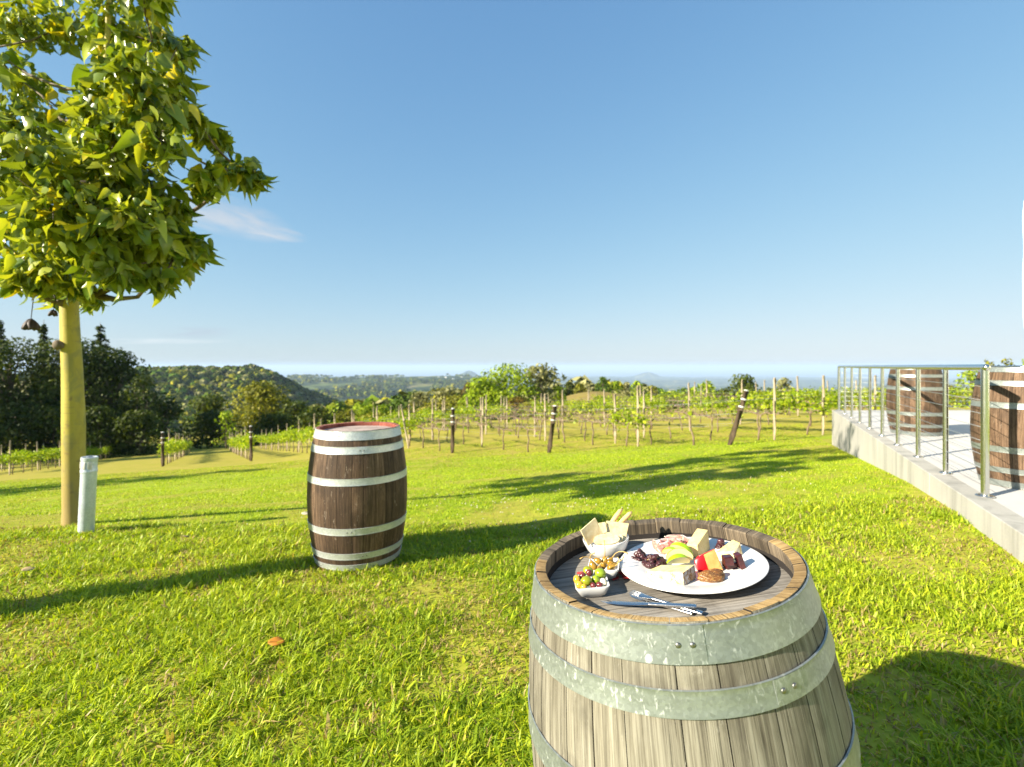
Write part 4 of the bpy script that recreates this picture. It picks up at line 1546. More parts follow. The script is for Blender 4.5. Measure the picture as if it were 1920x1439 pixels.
def vine_mesh(seed, leafy):
    q = random.Random(seed); rng = np.random.default_rng(seed)
    m = MB()
    lean = q.uniform(-.16, .06)
    top = Vector((lean, q.uniform(-.06, .06), .80 + q.uniform(-.05, .05)))
    m.tube([(0, 0, -.12), (lean * .2, .02, .2), (lean * .5 - .02, -.02, .45), (lean * .9, .01, .68), tuple(top)], [.032, .028, .023, .024, .03], 7)
    P, N, S, K = [], [], [], []
    for sgn in (-1, 1):
        arm = [top]
        for k in range(1, 6):
            arm.append(Vector((top.x + sgn * k * .17, q.uniform(-.03, .03), .86 + q.uniform(-.03, .04))))
        m.tube(arm, [.026, .022, .02, .017, .014, .010], 6)
        for p in arm[1:]:
            for c in range(3 if not leafy else 2):
                d = Vector((q.uniform(-.25, .25), q.uniform(-.16, .16), q.uniform(.05, .24)))
                m.tube([p, p + d * .6, p + d], [.008, .006, .003], 4)
                n = q.randint(0, 1) if not leafy else q.randint(9, 14)
                for _ in range(n):
                    f = q.random()
                    P.append(tuple(p + d * f + Vector((q.gauss(0, .09), q.gauss(0, .11), q.gauss(.06, .12))))); S.append(q.uniform(.045, .085))
    if leafy:
        for _ in range(22):
            P.append((q.uniform(-.85, .85), q.gauss(0, .13), q.uniform(.62, 1.08) + .14 * math.sin(q.random() * 9))); S.append(q.uniform(.045, .085))
        for sx in range(4):
            x0 = q.uniform(-.8, .8)
            for k in range(6): P.append((x0 + q.gauss(0, .03), q.gauss(0, .05), 1.0 + k * .06)); S.append(.045)
    P = np.array(P); n = len(P)
    N = rng.normal(size=(n, 3)) + [0, 0, .7]
    pal = np.array([(.17, .25, .008), (.28, .36, .012), (.39, .43, .02)])
    K = pal[rng.integers(0, 3, n)] * rng.uniform(.8, 1.2, (n, 1))
    V, qd, c = cards(P, N, np.array(S), K, rng, .75, .2)
    tr = m.obj('trunk', M['vine_bark'])
    fo = np_mesh('foliage', V, None, qd, c, M['leaf_vine'])
    me = tr.data
    bpy.data.objects.remove(tr)
    return me, fo


VL = [vine_mesh(50 + k, True) for k in range(6)]
VB = [vine_mesh(90 + k, False) for k in range(5)]


def post_mesh(dark):
    m = MB()
    m.tube([(0, 0, -.3), (0, 0, .3), (.004, 0, 1.2), (0, 0, 1.86), (0, 0, 1.9)], [.043, .042, .041, .039, .035] if not dark else [.085, .08, .076, .07, .065], 12)
    o = m.obj('post', M['post_dark'] if dark else M['post_wood'], ang=40)
    me = o.data; bpy.data.objects.remove(o)
    return me


PM = post_mesh(False)
PD = post_mesh(True)
bm_ = MB()
bm_.lathe([(.079, 0), (.081, .002), (.080, .052), (.078, .054)], 20)
BAND = bm_.obj('band', M['band']); band_me = BAND.data; bpy.data.objects.remove(BAND)
bm_ = MB(); bm_.lathe([(.0001, 1.925), (.05, 1.915), (.068, 1.90), (.070, 1.885), (.069, 1.88)], 16)
CAPO = bm_.obj('cap', M['band']); cap_me = CAPO.data; bpy.data.objects.remove(CAPO)

# every row: first point (from the photo), length, step of vines, name, height scale, end post style
ROWS = [
    (G(-330, 912), 32, 'fourth vine row left of the aisle', 'L', None),
    (G(-130, 902), 32, 'third vine row left of the aisle', 'L', None),
    (G(18, 891), 34, 'second vine row left of the aisle', 'L', None),
    (G(305, 875), 36, 'left edge of the mown aisle', 'L', 'D'),
    (G(471, 865), 36, 'right edge of the mown aisle', 'L', 'D'),
    (G(590, 852), 34, 'row just left of the lone barrel', 'L', None),
    (G(766, 841), 32, 'row behind the tilted pale post', 'M', 'T'),
    (G(848, 850), 30, 'row behind the first dark end post', 'B', 'D'),
    (G(1029, 850), 30, 'row at the middle dark end post', 'B', 'D'),
    (G(1196, 838), 30, 'row just before the leaning dark post', 'B', None),
    (G(1368, 835), 28, 'row behind the leaning dark post', 'B', 'X'),
    (G(1452, 826), 28, 'row right of the leaning dark post', 'B', None),
    (G(1543, 816), 28, 'row beside the far deck corner', 'R', None),
    (G(1640, 802), 28, 'first vine row behind the deck', 'R', None),
    (G(1745, 792), 28, 'second vine row behind the deck', 'R', None),
    (G(1850, 785), 28, 'third vine row behind the deck', 'R', None),
    (G(1960, 778), 26, 'last leafy vine row behind the deck', 'R', None)]
nv = npst = 0
for ri, (E0, LEN, rname, style, endp) in enumerate(ROWS):
    q = random.Random(300 + ri)
    yaw = math.atan2(VD.y, VD.x)
    step = 1.75 if style == 'L' else 1.7
    off = 1.2 if endp else .5
    k = 0; t = off
    vp = []
    while t < LEN:
        p = E0 + VD * t; p.z = hz(p.x, p.y)
        if style == 'L': leafy = True
        elif style == 'M': leafy = t < 9 or q.random() < .8
        elif style == 'B': leafy = (t > 15 and q.random() < .5) or q.random() < .10
        else: leafy = q.random() < (.75 if t < 9 else .4)
        tm, fm = (q.choice(VL) if leafy else q.choice(VB))
        lab = ('leafy green' if leafy else 'bare brown') + f' grapevine, {ORD[k]} plant along the {rname}'
        v = thing('grapevine', lab, 'grapevine', p, yaw + q.uniform(-.08, .08) + (math.pi if q.random() < .5 else 0), 'grapevines on the trellis rows')
        s = q.uniform(.88, 1.08); v.scale = (s, s, s)
        link('trunk', tm, v); link('foliage', fm, v)
        vp.append(p); k += 1; t += step; nv += 1
    # posts
    t = 0 if not endp else 4.6
    k = 0
    hs = 1.0 if style != 'L' else 1.0
    if style == 'R': hs = 1.0
    if endp is None: t = 0
    jt = 5.2
    while t < LEN:
        p = E0 + VD * t; p.z = hz(p.x, p.y)
        if not (endp is None and t == 0 and style == 'B' and ri == 9) or True:
            o = link('trellis_post', PM, None, p)
            o.rotation_euler = (q.gauss(0, .018), q.gauss(0, .018), q.uniform(0, 6))
            o.scale = (1, 1, hs * q.uniform(.94, 1.06))
            tag(o, f'weathered pale timber post, {ORD[k]} along the {rname}', 'post', 'trellis posts of the vineyard')
            k += 1; npst += 1
        t += jt
    if endp in ('D', 'X'):
        lab = {3: 'dark upright banded end post at the left edge of the mown aisle', 4: 'dark upright banded end post at the right edge of the mown aisle', 7: 'dark banded end post nearest to the right of the lone barrel',
               8: 'slightly tilted dark end post with white bands in the middle of the lawn edge', 10: 'strongly leaning dark end post with white bands near the deck'}[ri]
        r = thing('end_post', lab, 'end post', E0, 0, 'dark end posts of the vine rows')
        a = link('post', PD, r); link('band', band_me, a, (0, 0, 1.56)); link('band', band_me, a, (0, 0, 1.30)); link('cap', cap_me, a)
        hgt = {3: .92, 4: .92, 7: .86, 8: .80, 10: .84}[ri]
        r.scale = (1, 1, hgt)
        r.rotation_euler = {3: (0, 0, 0), 4: (0, -.01, 0), 7: (0, .02, 0), 8: (0, .13, 0), 10: (0, .30, 0)}[ri]
        if ri == 7: r.rotation_euler = (0, .015, 0)
        strut = None
    if endp == 'T':
        o = link('trellis_post', PM, None, E0); o.rotation_euler = (0, -.17, 0)
        tag(o, 'tilted pale timber end post right of the lone brown barrel', 'post', 'trellis posts of the vineyard')
    # wires
    m = MB()
    for hgt, rad in ((.86, .004), (1.25 * hs, .003), (.55, .003)):
        pts = []
        t = 0
        while t < LEN:
            p = E0 + VD * t; pts.append((p.x, p.y, hz(p.x, p.y) + hgt)); t += 2.6
        m.tube(pts, rad, 5)
    solo(m, 'trellis_wire', f'thin steel wires strung along the {rname}', 'wire', M['wire'])
print('vines', nv, 'posts', npst)

# ------------------------------------------------------------------ trees beyond
T = [  # label, px, ytop, D, wpx, palette, low
    ('dark dense tree cut by the left photo edge', 20, 634, 57, 190, 'dark', .02),
    ('tall dark tree directly behind the yellow trunk', 140, 634, 60, 170, 'dark', .02),
    ('dark rounded tree right of the yellow trunk', 212, 652, 62, 140, 'dark', .02),
    ('low dark tree at the right end of the dark clump', 268, 700, 60, 80, 'dark', .02),
    ('dark bush at the foot of the dark clump beside the hill', 310, 742, 66, 70, 'dark', .02),
    ('dark undergrowth bush at the far left edge behind the vines', 30, 752, 52, 110, 'dark', .0),
    ('dark undergrowth bush just left of the yellow trunk', 100, 758, 53, 90, 'dark', .0),
    ('dark undergrowth bush just right of the yellow trunk', 185, 760, 54, 90, 'dark', .0),
    ('dark undergrowth bush below the low tree of the clump', 262, 768, 55, 90, 'dark', .0),
    ('olive shrub low in the gap behind the leafy rows', 700, 776, 76, 80, 'olive', .0),
    ('green shrub low behind the tilted pale post', 780, 778, 78, 70, 'green', .0),
    ('olive scrub between the brown slope and the big group', 820, 756, 105, 60, 'olive', .0),
    ('dusky shrub below the big bright group', 930, 764, 80, 90, 'dusk', .0),
    ('olive shrub right below the big bright group', 1040, 760, 82, 60, 'olive', .0),
    ('olive scrub low before the grassy knoll', 1090, 762, 86, 50, 'olive', .0),
    ('dusky scrub low in front of the knoll trees', 1230, 758, 88, 60, 'dusk', .0),
    ('green scrub left of the large spreading tree', 1318, 752, 84, 60, 'green', .0),
    ('dusky scrub under the thin greyish tree', 1480, 748, 86, 70, 'dusk', .0),
    ('dark tree outside the left edge of the dark clump', -130, 620, 58, 210, 'dark', .02),
    ('dusky tree left of the golden topped round tree', 395, 742, 88, 90, 'dusk', .02),
    ('broad round tree with golden green top before the forested hill', 487, 716, 88, 128, 'olive', .08),
    ('dark tree under the right side of the golden topped tree', 553, 752, 86, 80, 'dusk', .02),
    ('dark low bush at the end of the mown aisle', 398, 770, 68, 86, 'dark', .0),
    ('bright green small tree at the far end of the vine row', 424, 771, 62, 46, 'bright', .05),
    ('dark bush closing the valley behind the leafy rows', 510, 775, 70, 100, 'dark', .0),
    ('small dark tree behind the leafy rows left of the barrel', 592, 760, 80, 56, 'dusk', .02),
    ('slim bright green tree above the lone barrel', 626, 756, 92, 34, 'bright', .05),
    ('bright green tree between barrel and brown slope', 678, 756, 98, 56, 'bright', .05),
    ('small bright green tree right of the brighter pair', 716, 760, 98, 38, 'bright', .05),
    ('olive tree low behind the barrel', 650, 768, 84, 44, 'olive', .02),
    ('mid green tree behind the bright pair', 742, 750, 110, 50, 'green', .05),
    ('grey green tree standing on the brown slope', 787, 735, 128, 42, 'grey', .1),
    ('low scrub tree at the foot of the brown slope', 775, 768, 100, 60, 'olive', .0),
    ('olive grey tree crowning the brown slope', 838, 726, 140, 60, 'grey', .1),
    ('rust tinged tree on the crest of the brown slope', 880, 717, 145, 36, 'brown', .1),
    ('scrubby tree left of the big bright group', 858, 742, 118, 60, 'olive', .03),
    ('low green bush before the big bright group', 838, 772, 90, 70, 'olive', .0),
    ('leafy left tree of the big bright group', 902, 708, 90, 78, 'bright', .05),
    ('tallest tree of the big bright group', 948, 682, 92, 124, 'bright', .06),
    ('sparse pale trunked tree at the right of the big bright group', 1014, 684, 95, 96, 'grey', .22),
    ('reddish brown low tree in the big bright group', 972, 745, 86, 54, 'brown', .02),
    ('green tree under the right side of the big bright group', 1046, 724, 92, 36, 'bright', .05),
    ('low green shrub right of the big bright group', 1000, 752, 84, 60, 'olive', .0),
    ('dark small tree left on the grassy knoll', 1068, 716, 172, 24, 'dusk', .1),
    ('slim tree on the left crest of the grassy knoll', 1088, 720, 168, 26, 'olive', .1),
    ('pair forming tree on the knoll crest', 1106, 719, 168, 24, 'grey', .1),
    ('tallest dark tree on the crest of the grassy knoll', 1131, 707, 166, 26, 'green', .12),
    ('bright tree right of the tallest knoll tree', 1155, 715, 166, 24, 'bright', .12),
    ('grey thin tree on the right crest of the knoll', 1176, 718, 164, 20, 'grey', .12),
    ('yellow green tree at the right end of the knoll crest', 1194, 715, 150, 28, 'bright', .1),
    ('dusky tree behind the tall trellis post', 1224, 722, 150, 30, 'olive', .06),
    ('dark round bush in front of the grassy knoll', 1133, 746, 92, 36, 'dusk', .0),
    ('brown green bush beside the dark round bush', 1164, 750, 94, 30, 'olive', .0),
    ('green bush below the right side of the knoll', 1200, 744, 98, 34, 'green', .0),
    ('mid green tree right of the knoll', 1252, 736, 112, 46, 'green', .03),
    ('rounded green tree between knoll and bright tree', 1282, 726, 118, 34, 'green', .06),
    ('dark low bush before the bright tree', 1258, 756, 92, 60, 'dusk', .0),
    ('bright yellow green tree left of the large dark tree', 1324, 714, 104, 44, 'bright', .12),
    ('small green tree beside the bright yellow green tree', 1302, 726, 110, 28, 'bright', .1),
    ('large dark spreading tree behind the leaning post', 1398, 702, 92, 76, 'dusk', .1),
    ('dark lower tree at the left of the large spreading tree', 1358, 728, 88, 60, 'dusk', .02),
    ('dark bush at the right foot of the large spreading tree', 1446, 728, 90, 50, 'dusk', .0),
    ('thin greyish tree right of the large spreading tree', 1470, 708, 112, 36, 'grey', .25),
    ('low dark tree near the far corner of the deck', 1512, 736, 100, 54, 'olive', .0),
    ('dark bush just left of the far deck corner', 1548, 735, 100, 40, 'dusk', .0),
    ('low tree behind the far corner of the railing', 1606, 738, 104, 66, 'olive', .0),
    ('dark bush behind the far deck barrel', 1668, 722, 104, 66, 'dusk', .0),
    ('bright bush left of the right deck barrel', 1822, 692, 62, 56, 'bright', .05),
    ('green bush behind the middle of the deck', 1770, 722, 80, 70, 'olive', .0),
    ('small flat topped tree above the right deck barrel', 1857, 672, 80, 26, 'olive', .62),
    ('small domed tree right of the flat topped one', 1890, 670, 80, 30, 'olive', .55),
    ('bright rounded tree at the right photo edge', 1928, 668, 78, 44, 'bright', .2),
    ('leafy bush low behind the right deck barrel', 1900, 700, 60, 90, 'green', .0)]
for i, (lb, px, yt, D, w, pal, low) in enumerate(T):
    gap = 1.35 if pal == 'grey' else 1.0
    tree(lb, px, yt, D, w, pal, i * 7 + 3, low=low, gap=gap, pale=(pal == 'grey'))
conifer('small pointed conifer left of the yellow trunk', 82, 600, 68, 46, 5, True)
conifer('ragged tall conifer right of the yellow trunk', 188, 604, 68, 66, 6, True)
conifer('ragged conifer at the left photo edge', -4, 588, 68, 60, 7, True)

# trees outside the frame whose shade falls into the picture
def off_tree(label, x, y, h, w, seed, pal='dark'):
    tree(label, 0, 0, 1, w, pal, seed, off=(x, y), top_h=h, lsize=.35, per=12, group='shade trees outside the left edge', low=.15)


SUNV = Vector((.895, .445, 0)).normalized()
s0 = G(200, 905) - SUNV * 15
off_tree('dark shade tree beyond the left photo edge', s0.x, s0.y, 9.5, 6.5, 400)
for i, (bx, by, hh, ww) in enumerate(((-72, 44, 18.5, 19), (-62, 34, 17.5, 17), (-88, 50, 20, 20))):
    off_tree(['tall shade tree standing far outside the left edge', 'tall shade tree nearest the dark clump, outside the left edge', 'tallest shade tree farthest outside the left edge'][i], bx, by, hh, ww, 410 + i)
q1, q2 = G(60, 1138), G(560, 1047)
print('stripe dir', (q2 - q1).normalized(), 'sun', SUNV)
pl = G(60, 1138) - SUNV * 2.6
m_ = MB(); m_.tube([(0, 0, -.2), (0, 0, 1.2), (0, 0, 2.75), (0, 0, 2.8)], [.15, .145, .135, .10], 20)
solo_o = m_.obj('timber_pole', M['post_wood'], None, (pl.x, pl.y, hz(pl.x, pl.y)), ang=50)
tag(solo_o, 'thick timber pole outside the left edge whose shadow crosses the lawn', 'pole')
print('pole px', CX + F * pl.x / pl.y, pl)


# forest on the hill and in the valley
def mass(name, kind_label, n, pxr, Dr, size, pals, seed, cond=None, per=26):
    rng = np.random.default_rng(seed)
    P, N, S, K = [], [], [], []
    px = rng.uniform(*pxr, n); D = np.exp(rng.uniform(math.log(Dr[0]), math.log(Dr[1]), n))
    x = (px - CX) / F * D; y = D
    ok = np.ones(n, bool) if cond is None else cond(px, D, x, y)
    x, y = x[ok], y[ok]; z = H(x, y)
    for i in range(len(x)):
        r = rng.uniform(*size)
        d = sph(per, rng); d[:, 2] = np.abs(d[:, 2]) * 1.1 - .15
        hgt = r * rng.uniform(.9, 1.7)
        P.append(np.array([x[i], y[i], z[i] + hgt * .75]) + d * r * np.array([1, 1, .95]) * rng.uniform(.75, 1.0, (per, 1)))
        N.append(d + rng.normal(0, .35, (per, 3))); S.append(np.full(per, r * .5) * rng.uniform(.7, 1.3, per))
        pal = np.array(PAL[pals[rng.integers(0, len(pals))]])
        K.append(pal[rng.integers(0, 3, per)] * rng.uniform(.7, 1.3))
    P, N, S, K = np.vstack(P), np.vstack(N), np.concatenate(S), np.vstack(K)
    V, q, c = cards(P, N, S, K, rng, .8, .15)
    return tag(link(name, np_mesh(name, V, None, q, c, M['leaf_mass'])), kind_label, 'forest', None, 'stuff')


mass('hill_forest', 'continuous forest covering the dark hill at the left', 6800, (60, 700), (330, 1050), (3, 5.8), ['dusk', 'olive', 'grey', 'dusk', 'green'], 71)
mass('valley_forest', 'scattered woods over the far valley hills', 5200, (540, 1080), (1300, 5600), (7, 15), ['dusk', 'dark', 'dusk', 'olive'], 72,
     lambda px, D, x, y: fbm(x / 260, y / 420, 44, 3) > .50, 14)
mass('slope_scrub', 'scrub and woods on the slope below the vineyard', 900, (560, 1700), (165, 420), (1.8, 4.5), ['olive', 'dusk', 'green', 'grey'], 73, None, 24)

# tiny farmhouses on the far hill
hm = MB()
hm.box((0, 0, 2.2), (16, 9, 4.4), None, 0)
hm.add([(-8.6, -5.2, 4.4), (8.6, -5.2, 4.4), (8.6, 5.2, 4.4), (-8.6, 5.2, 4.4), (-8, 0, 7.4), (8, 0, 7.4)], [(0, 1, 5, 4), (2, 3, 4, 5), (1, 2, 5), (3, 0, 4), (3, 2, 1, 0)], 1)
h0 = hm.obj('farmhouse', [M['house_wall'], M['house_roof']], smooth=False)
hd_me = h0.data; bpy.data.objects.remove(h0)
for i, (px, D) in enumerate([(716, 3300), (742, 2500), (836, 3900), (850, 3700), (866, 3950), (822, 4000), (1060, 5200)]):
    x = (px - CX) / F * D
    o = link('farmhouse', hd_me, None, (x, D, hz(x, D))); o.rotation_euler = (0, 0, i * 1.3)
    tag(o, 'tiny pale farmhouse among trees on the far valley hills', 'house', 'tiny farmhouses on the far hills')


# ------------------------------------------------------------------ things at the right edge and off frame
def banner():
    root = thing('feather_banner', 'tall white and violet banner on a pole at the right photo edge', 'banner', (6.446, 6.3, ZS))
    m = MB(); m.tube([(.3, 0, -.0), (.3, 0, 2.2), (.24, 0, 3.1), (.1, 0, 3.4)], [.018, .015, .012, .008], 10)
    m.obj('pole', M['steel'], root)
    for nm, x0, x1, mat in (('white_edge', 0, .024, 'cloth_white'), ('printed_cloth', .024, .30, 'cloth_blue')):
        c = MB(); n = 26; V = []
        for k in range(n + 1):
            t = k / n; z = 1.2 + 1.9 * t
            sh = .004 * math.sin(t * 21) + .03 * max(0, t - .9) * 10 + .075 * (1 - t) ** 1.5
            for y in (-.002, .002):
                V += [(x0 + sh, y + .02 * math.sin(t * 6), z), (x1 + (sh if nm == 'white_edge' else 0), y + .02 * math.sin(t * 6), z)]
        fs = []
        for k in range(n):
            a = 4 * k
            fs += [(a, a + 1, a + 5, a + 4), (a + 2, a + 6, a + 7, a + 3), (a, a + 4, a + 6, a + 2), (a + 1, a + 3, a + 7, a + 5)]
        c.add(V, fs)
        c.obj(nm, M[mat], root)


banner()


def building():  # out of view; pale walls added to bounce fill onto lawn and barrel
    root = thing('bounce_building', 'unseen pale building with tall windows, added beyond the right edge to bounce light', 'building', (0, 0, 0))
    X0, X1, Y0, Y1, Z0, Z1 = 10.4, 16.5, -9.0, 8.4, -1.0, 4.6
    wl = MB()
    ws = [(-7.2, -5.4), (-3.6, -1.8), (0.2, 2.0), (4.2, 6.0)]
    zb, zt = ZS + .1, ZS + 2.5
    ys = [Y0] + [v for w_ in ws for v in w_] + [Y1]
    for k in range(0, len(ys), 2): wl.box(((X0 + .15), (ys[k] + ys[k + 1]) / 2, (Z0 + Z1) / 2), (.3, ys[k + 1] - ys[k], Z1 - Z0))
    for a, c in ws:
        wl.box((X0 + .15, (a + c) / 2, (Z0 + zb) / 2), (.296, c - a, zb - Z0)); wl.box((X0 + .15, (a + c) / 2, (zt + Z1) / 2), (.296, c - a, Z1 - zt))
    wl.box(((X0 + X1) / 2 + .15, Y1 - .15, (Z0 + Z1) / 2), (X1 - X0 - .3, .3, Z1 - Z0)); wl.box(((X0 + X1) / 2 + .15, Y0 + .15, (Z0 + Z1) / 2), (X1 - X0 - .3, .3, Z1 - Z0))
    wl.obj('wall', M['render_white'], root, smooth=False)
    r_ = MB()
    r_.add([(X0 - .6, Y0 - .5, Z1), (X1 + .5, Y0 - .5, Z1), (X1 + .5, Y1 + .5, Z1), (X0 - .6, Y1 + .5, Z1), (13.4, Y0 - .5, Z1 + 1.6), (13.4, Y1 + .5, Z1 + 1.6)],
           [(0, 4, 5, 3), (1, 2, 5, 4), (0, 1, 4), (2, 3, 5), (0, 3, 2, 1)])
    r_.obj('roof', M['house_roof'], root, smooth=False)
    for a, c in ws:
        f = MB()
        for y in (a + .03, (a + c) / 2, c - .03): f.box((X0 + .2, y, (zb + zt) / 2), (.06, .06, zt - zb - .12))
        for z in (zb + .03, zt - .03): f.box((X0 + .2, (a + c) / 2, z), (.062, c - a, .06))
        fo = f.obj('window', M['steel'], root, smooth=False)
        g = MB(); g.box((X0 + .2, (a + c) / 2, (zb + zt) / 2), (.012, c - a - .1, zt - zb - .1))
        g.obj('pane', M['glass_dark'], fo, smooth=False)


building()
pp = MB()
pz = ZS - .003 + .985 + .004
pc = Vector((4.335, 4.07, pz))
pp.add([pc + Vector(v) for v in ((-.10, -.06, 0), (.14, -.10, 0), (.16, .10, 0), (-.08, .12, 0), (.06, -.08, .055), (.07, .11, .055))], [(0, 1, 2, 3), (0, 4, 1), (0, 3, 5, 4), (1, 4, 5, 2), (3, 2, 5)])
solo(pp, 'folded_paper', 'white folded sheet of paper lying on the right deck barrel', 'paper', M['paper'], smooth=False)


# fallen leaves
def fallen(px, py, s, col, label, yaw):
    p = G(px, py)
    m = MB(); n = 9
    V, fs = [], []
    for i in range(n + 1):
        t = i / n; w = math.sin(math.pi * min(t * .93 + .05, 1)) ** .8 * .42
        for u in (-1, 0, 1):
            V.append(((t - .5) * s, u * w * s * .9, .045 + .16 * s * abs(u) * w + .10 * s * (t - .5) ** 2))
    for i in range(n):
        for j in range(2): fs.append((3 * i + j, 3 * i + j + 1, 3 * i + j + 4, 3 * i + j + 3))
    m.add(V, fs)
    o = m.obj('fallen_leaf', M['fallen_orange'], None, p)
    o.rotation_euler = (.25, .1, yaw)
    a = o.data.attributes.new('Col', 'FLOAT_COLOR', 'POINT')
    a.data.foreach_set('color', [c for _ in o.data.vertices for c in (*col, 1)])
    o.modifiers.new('thickness', 'SOLIDIFY').thickness = .0008
    tag(o, label, 'fallen leaf')


fallen(517, 1219, .075, (.62, .25, .035), 'orange dry leaf lying on the open lawn in front of the brown barrel', .3)
fallen(50, 1080, .07, (.50, .38, .2), 'pale dry leaf lying by the dark shadow at the left', 1.1)
fallen(572, 971, .075, (.70, .62, .45), 'whitish dry leaf lying left of the brown barrel', .2)
fallen(345, 1017, .06, (.25, .17, .08), 'small brown dry leaf lying right of the metal pipe', 2.0)
# ------------------------------------------------------------------ lawn grass
def grass():
    rng = np.random.default_rng(77)
    ed = np.array([EDGE.x, EDGE.y]); c0 = np.array([C0.x, C0.y]); nr = np.array([NRM.x, NRM.y])

    def scatter(dens, y0, y1, half=1.13, x_extra=.5):
        n = int(dens * (y1 - y0) * 2 * (half * (y0 + y1) / 2 + x_extra))
        # uniform by area in the trapezoid
        u = rng.random(n)
        a = half; b = x_extra
        y = np.sqrt((y0 + b / a) ** 2 + u * ((y1 + b / a) ** 2 - (y0 + b / a) ** 2)) - b / a
        x = (rng.random(n) * 2 - 1) * (a * y + b)
        d = (np.stack([x, y], 1) - c0) @ nr
        ok = d < -.012
        ok &= np.hypot(x - BX - .085, y - BY) > .325
        ok &= np.hypot(x - LAWN_B.x, y - LAWN_B.y) > .285
        ok &= np.hypot(x - TB.x, y - TB.y) > .17
        ok &= np.hypot(x - pb.x, y - pb.y) > .07
        return x[ok], y[ok]

    VS, TS, CS = [], [], []
    base = 0
    zones = [(11500, .9, 2.9, 7, .80, 1.0), (7000, 2.9, 4.6, 7, .78, 1.15), (2600, 4.6, 7.5, 3, .52, 1.7), (1500, 7.5, 13, 3, .5, 2.4), (620, 13, 21, 3, .55, 3.8)]
    for dens, y0, y1, nv_, hs, ws in zones:
        x, y = scatter(dens, y0, y1)
        n = len(x)
        pn = fbm(x * 1.7, y * 1.7, 61, 3); pl = fbm(x * .55, y * .55, 67, 2); tuft = vnoise(x * 9, y * 9, 63)
        bare = np.maximum(sst(.56, .72, fbm(x * 1.3 + 5, y * 1.3, 91, 3)), .8 * sst(.60, .72, fbm(x * 3.7 + 5, y * 3.7, 95, 3)))
        keep = rng.random(n) > bare * .5
        x, y, pn, pl, tuft, bare = x[keep], y[keep], pn[keep], pl[keep], tuft[keep], bare[keep]
        n = len(x); z = H(x, y) - .004
        if y0 > 13:
            edge = 15.3 + .14 * np.maximum(-x, 0)
            hs_ = hs * (1 - .55 * sst(-1, 2, y - edge))
        else: hs_ = hs
        L = (.034 + .050 * rng.random(n) ** 1.6 + .030 * (tuft - .4)) * hs_ * (.75 + .6 * pn) * (1 - .45 * bare)
        # taller uncut fringe on the crest at the left
        L = np.clip(L, .012, .14)
        W = rng.uniform(.0016, .0038, n) * ws * (.8 + .5 * rng.random(n))
        broad = (rng.random(n) < .05) & (y0 < 4.6)
        W[broad] *= 1.9; L[broad] *= 1.15
        yaw = rng.uniform(0, 2 * math.pi, n); yaw2 = yaw + math.pi / 2 + rng.normal(0, .4, n)
        lean = rng.uniform(.2, 1.5, n)
        dh = np.stack([np.cos(yaw), np.sin(yaw)], 1); wd = np.stack([np.cos(yaw2), np.sin(yaw2)], 1)
        # colour
        t = np.clip(rng.random(n) * .75 + .55 * (pl - .35), 0, 1)[:, None]
        k = np.array([.175, .285, .010]) * (1 - t) + np.array([.52, .58, .030]) * t
        dry = rng.random(n) < (.06 + .42 * bare)
        k[dry] = np.array([.46, .34, .13]) * rng.uniform(.45, 1.1, (dry.sum(), 1))
        ylw = rng.random(n) < .10
        k[ylw & ~dry] = np.array([.48, .50, .016])
        k = k * rng.uniform(.82, 1.18, (n, 1))
        P = np.stack([x, y, z], 1)
        ts = (0, .42, .78, 1.0) if nv_ == 7 else (0, 1.0)
        rows = []
        for tt in ts:
            w = W * (1.0, .95, .62, 0)[ts.index(tt)] if nv_ == 7 else W * (1 if tt == 0 else 0)
            hh = L * tt * (1 - .34 * np.minimum(lean, 1.4) * tt); dd = L * lean * tt ** 1.7
            c = P + np.concatenate([dh * dd[:, None], hh[:, None]], 1)
            off = np.concatenate([wd * w[:, None], np.zeros((n, 1))], 1)
            if tt < 1: rows += [c - off, c + off]
            else: rows += [c]
        V = np.stack(rows, 1)
        m = V.shape[1]
        tri = np.array([(0, 1, 3), (0, 3, 2), (2, 3, 5), (2, 5, 4), (4, 5, 6)]) if nv_ == 7 else np.array([(0, 1, 2)])
        T_ = (tri[None] + (np.arange(n) * m)[:, None, None]).reshape(-1, 3) + base
        kk = np.repeat(k, m, 0)
        VS.append(V.reshape(-1, 3)); TS.append(T_); CS.append(kk)
        base += n * m
    # clover heads among the blades
    y = rng.uniform(3.9, 7.5, 260); x = rng.normal(.6, 1.2, 260) + (y - 5) * .3
    for xx, yy in zip(x, y):
        if (np.array([xx, yy]) - c0) @ nr > -.1: continue
        r = rng.uniform(.006, .011); zc_ = hz(xx, yy) + rng.uniform(.02, .035)
        oc = np.array([(1, 0, 0), (-1, 0, 0), (0, 1, 0), (0, -1, 0), (0, 0, 1), (0, 0, -1)]) * r + [xx, yy, zc_]
        VS.append(oc); TS.append(np.array([(0, 2, 4), (2, 1, 4), (1, 3, 4), (3, 0, 4), (2, 0, 5), (1, 2, 5), (3, 1, 5), (0, 3, 5)]) + base)
        CS.append(np.tile([[.62, .60, .52]], (6, 1))); base += 6
    V, T_, K = np.vstack(VS), np.vstack(TS), np.vstack(CS)
    print('grass verts', len(V), 'tris', len(T_))
    me = np_mesh('grass', V, T_, None, K, M['grass'])
    tag(link('grass', me), 'short bright green lawn grass', 'grass', None, 'stuff')


grass()

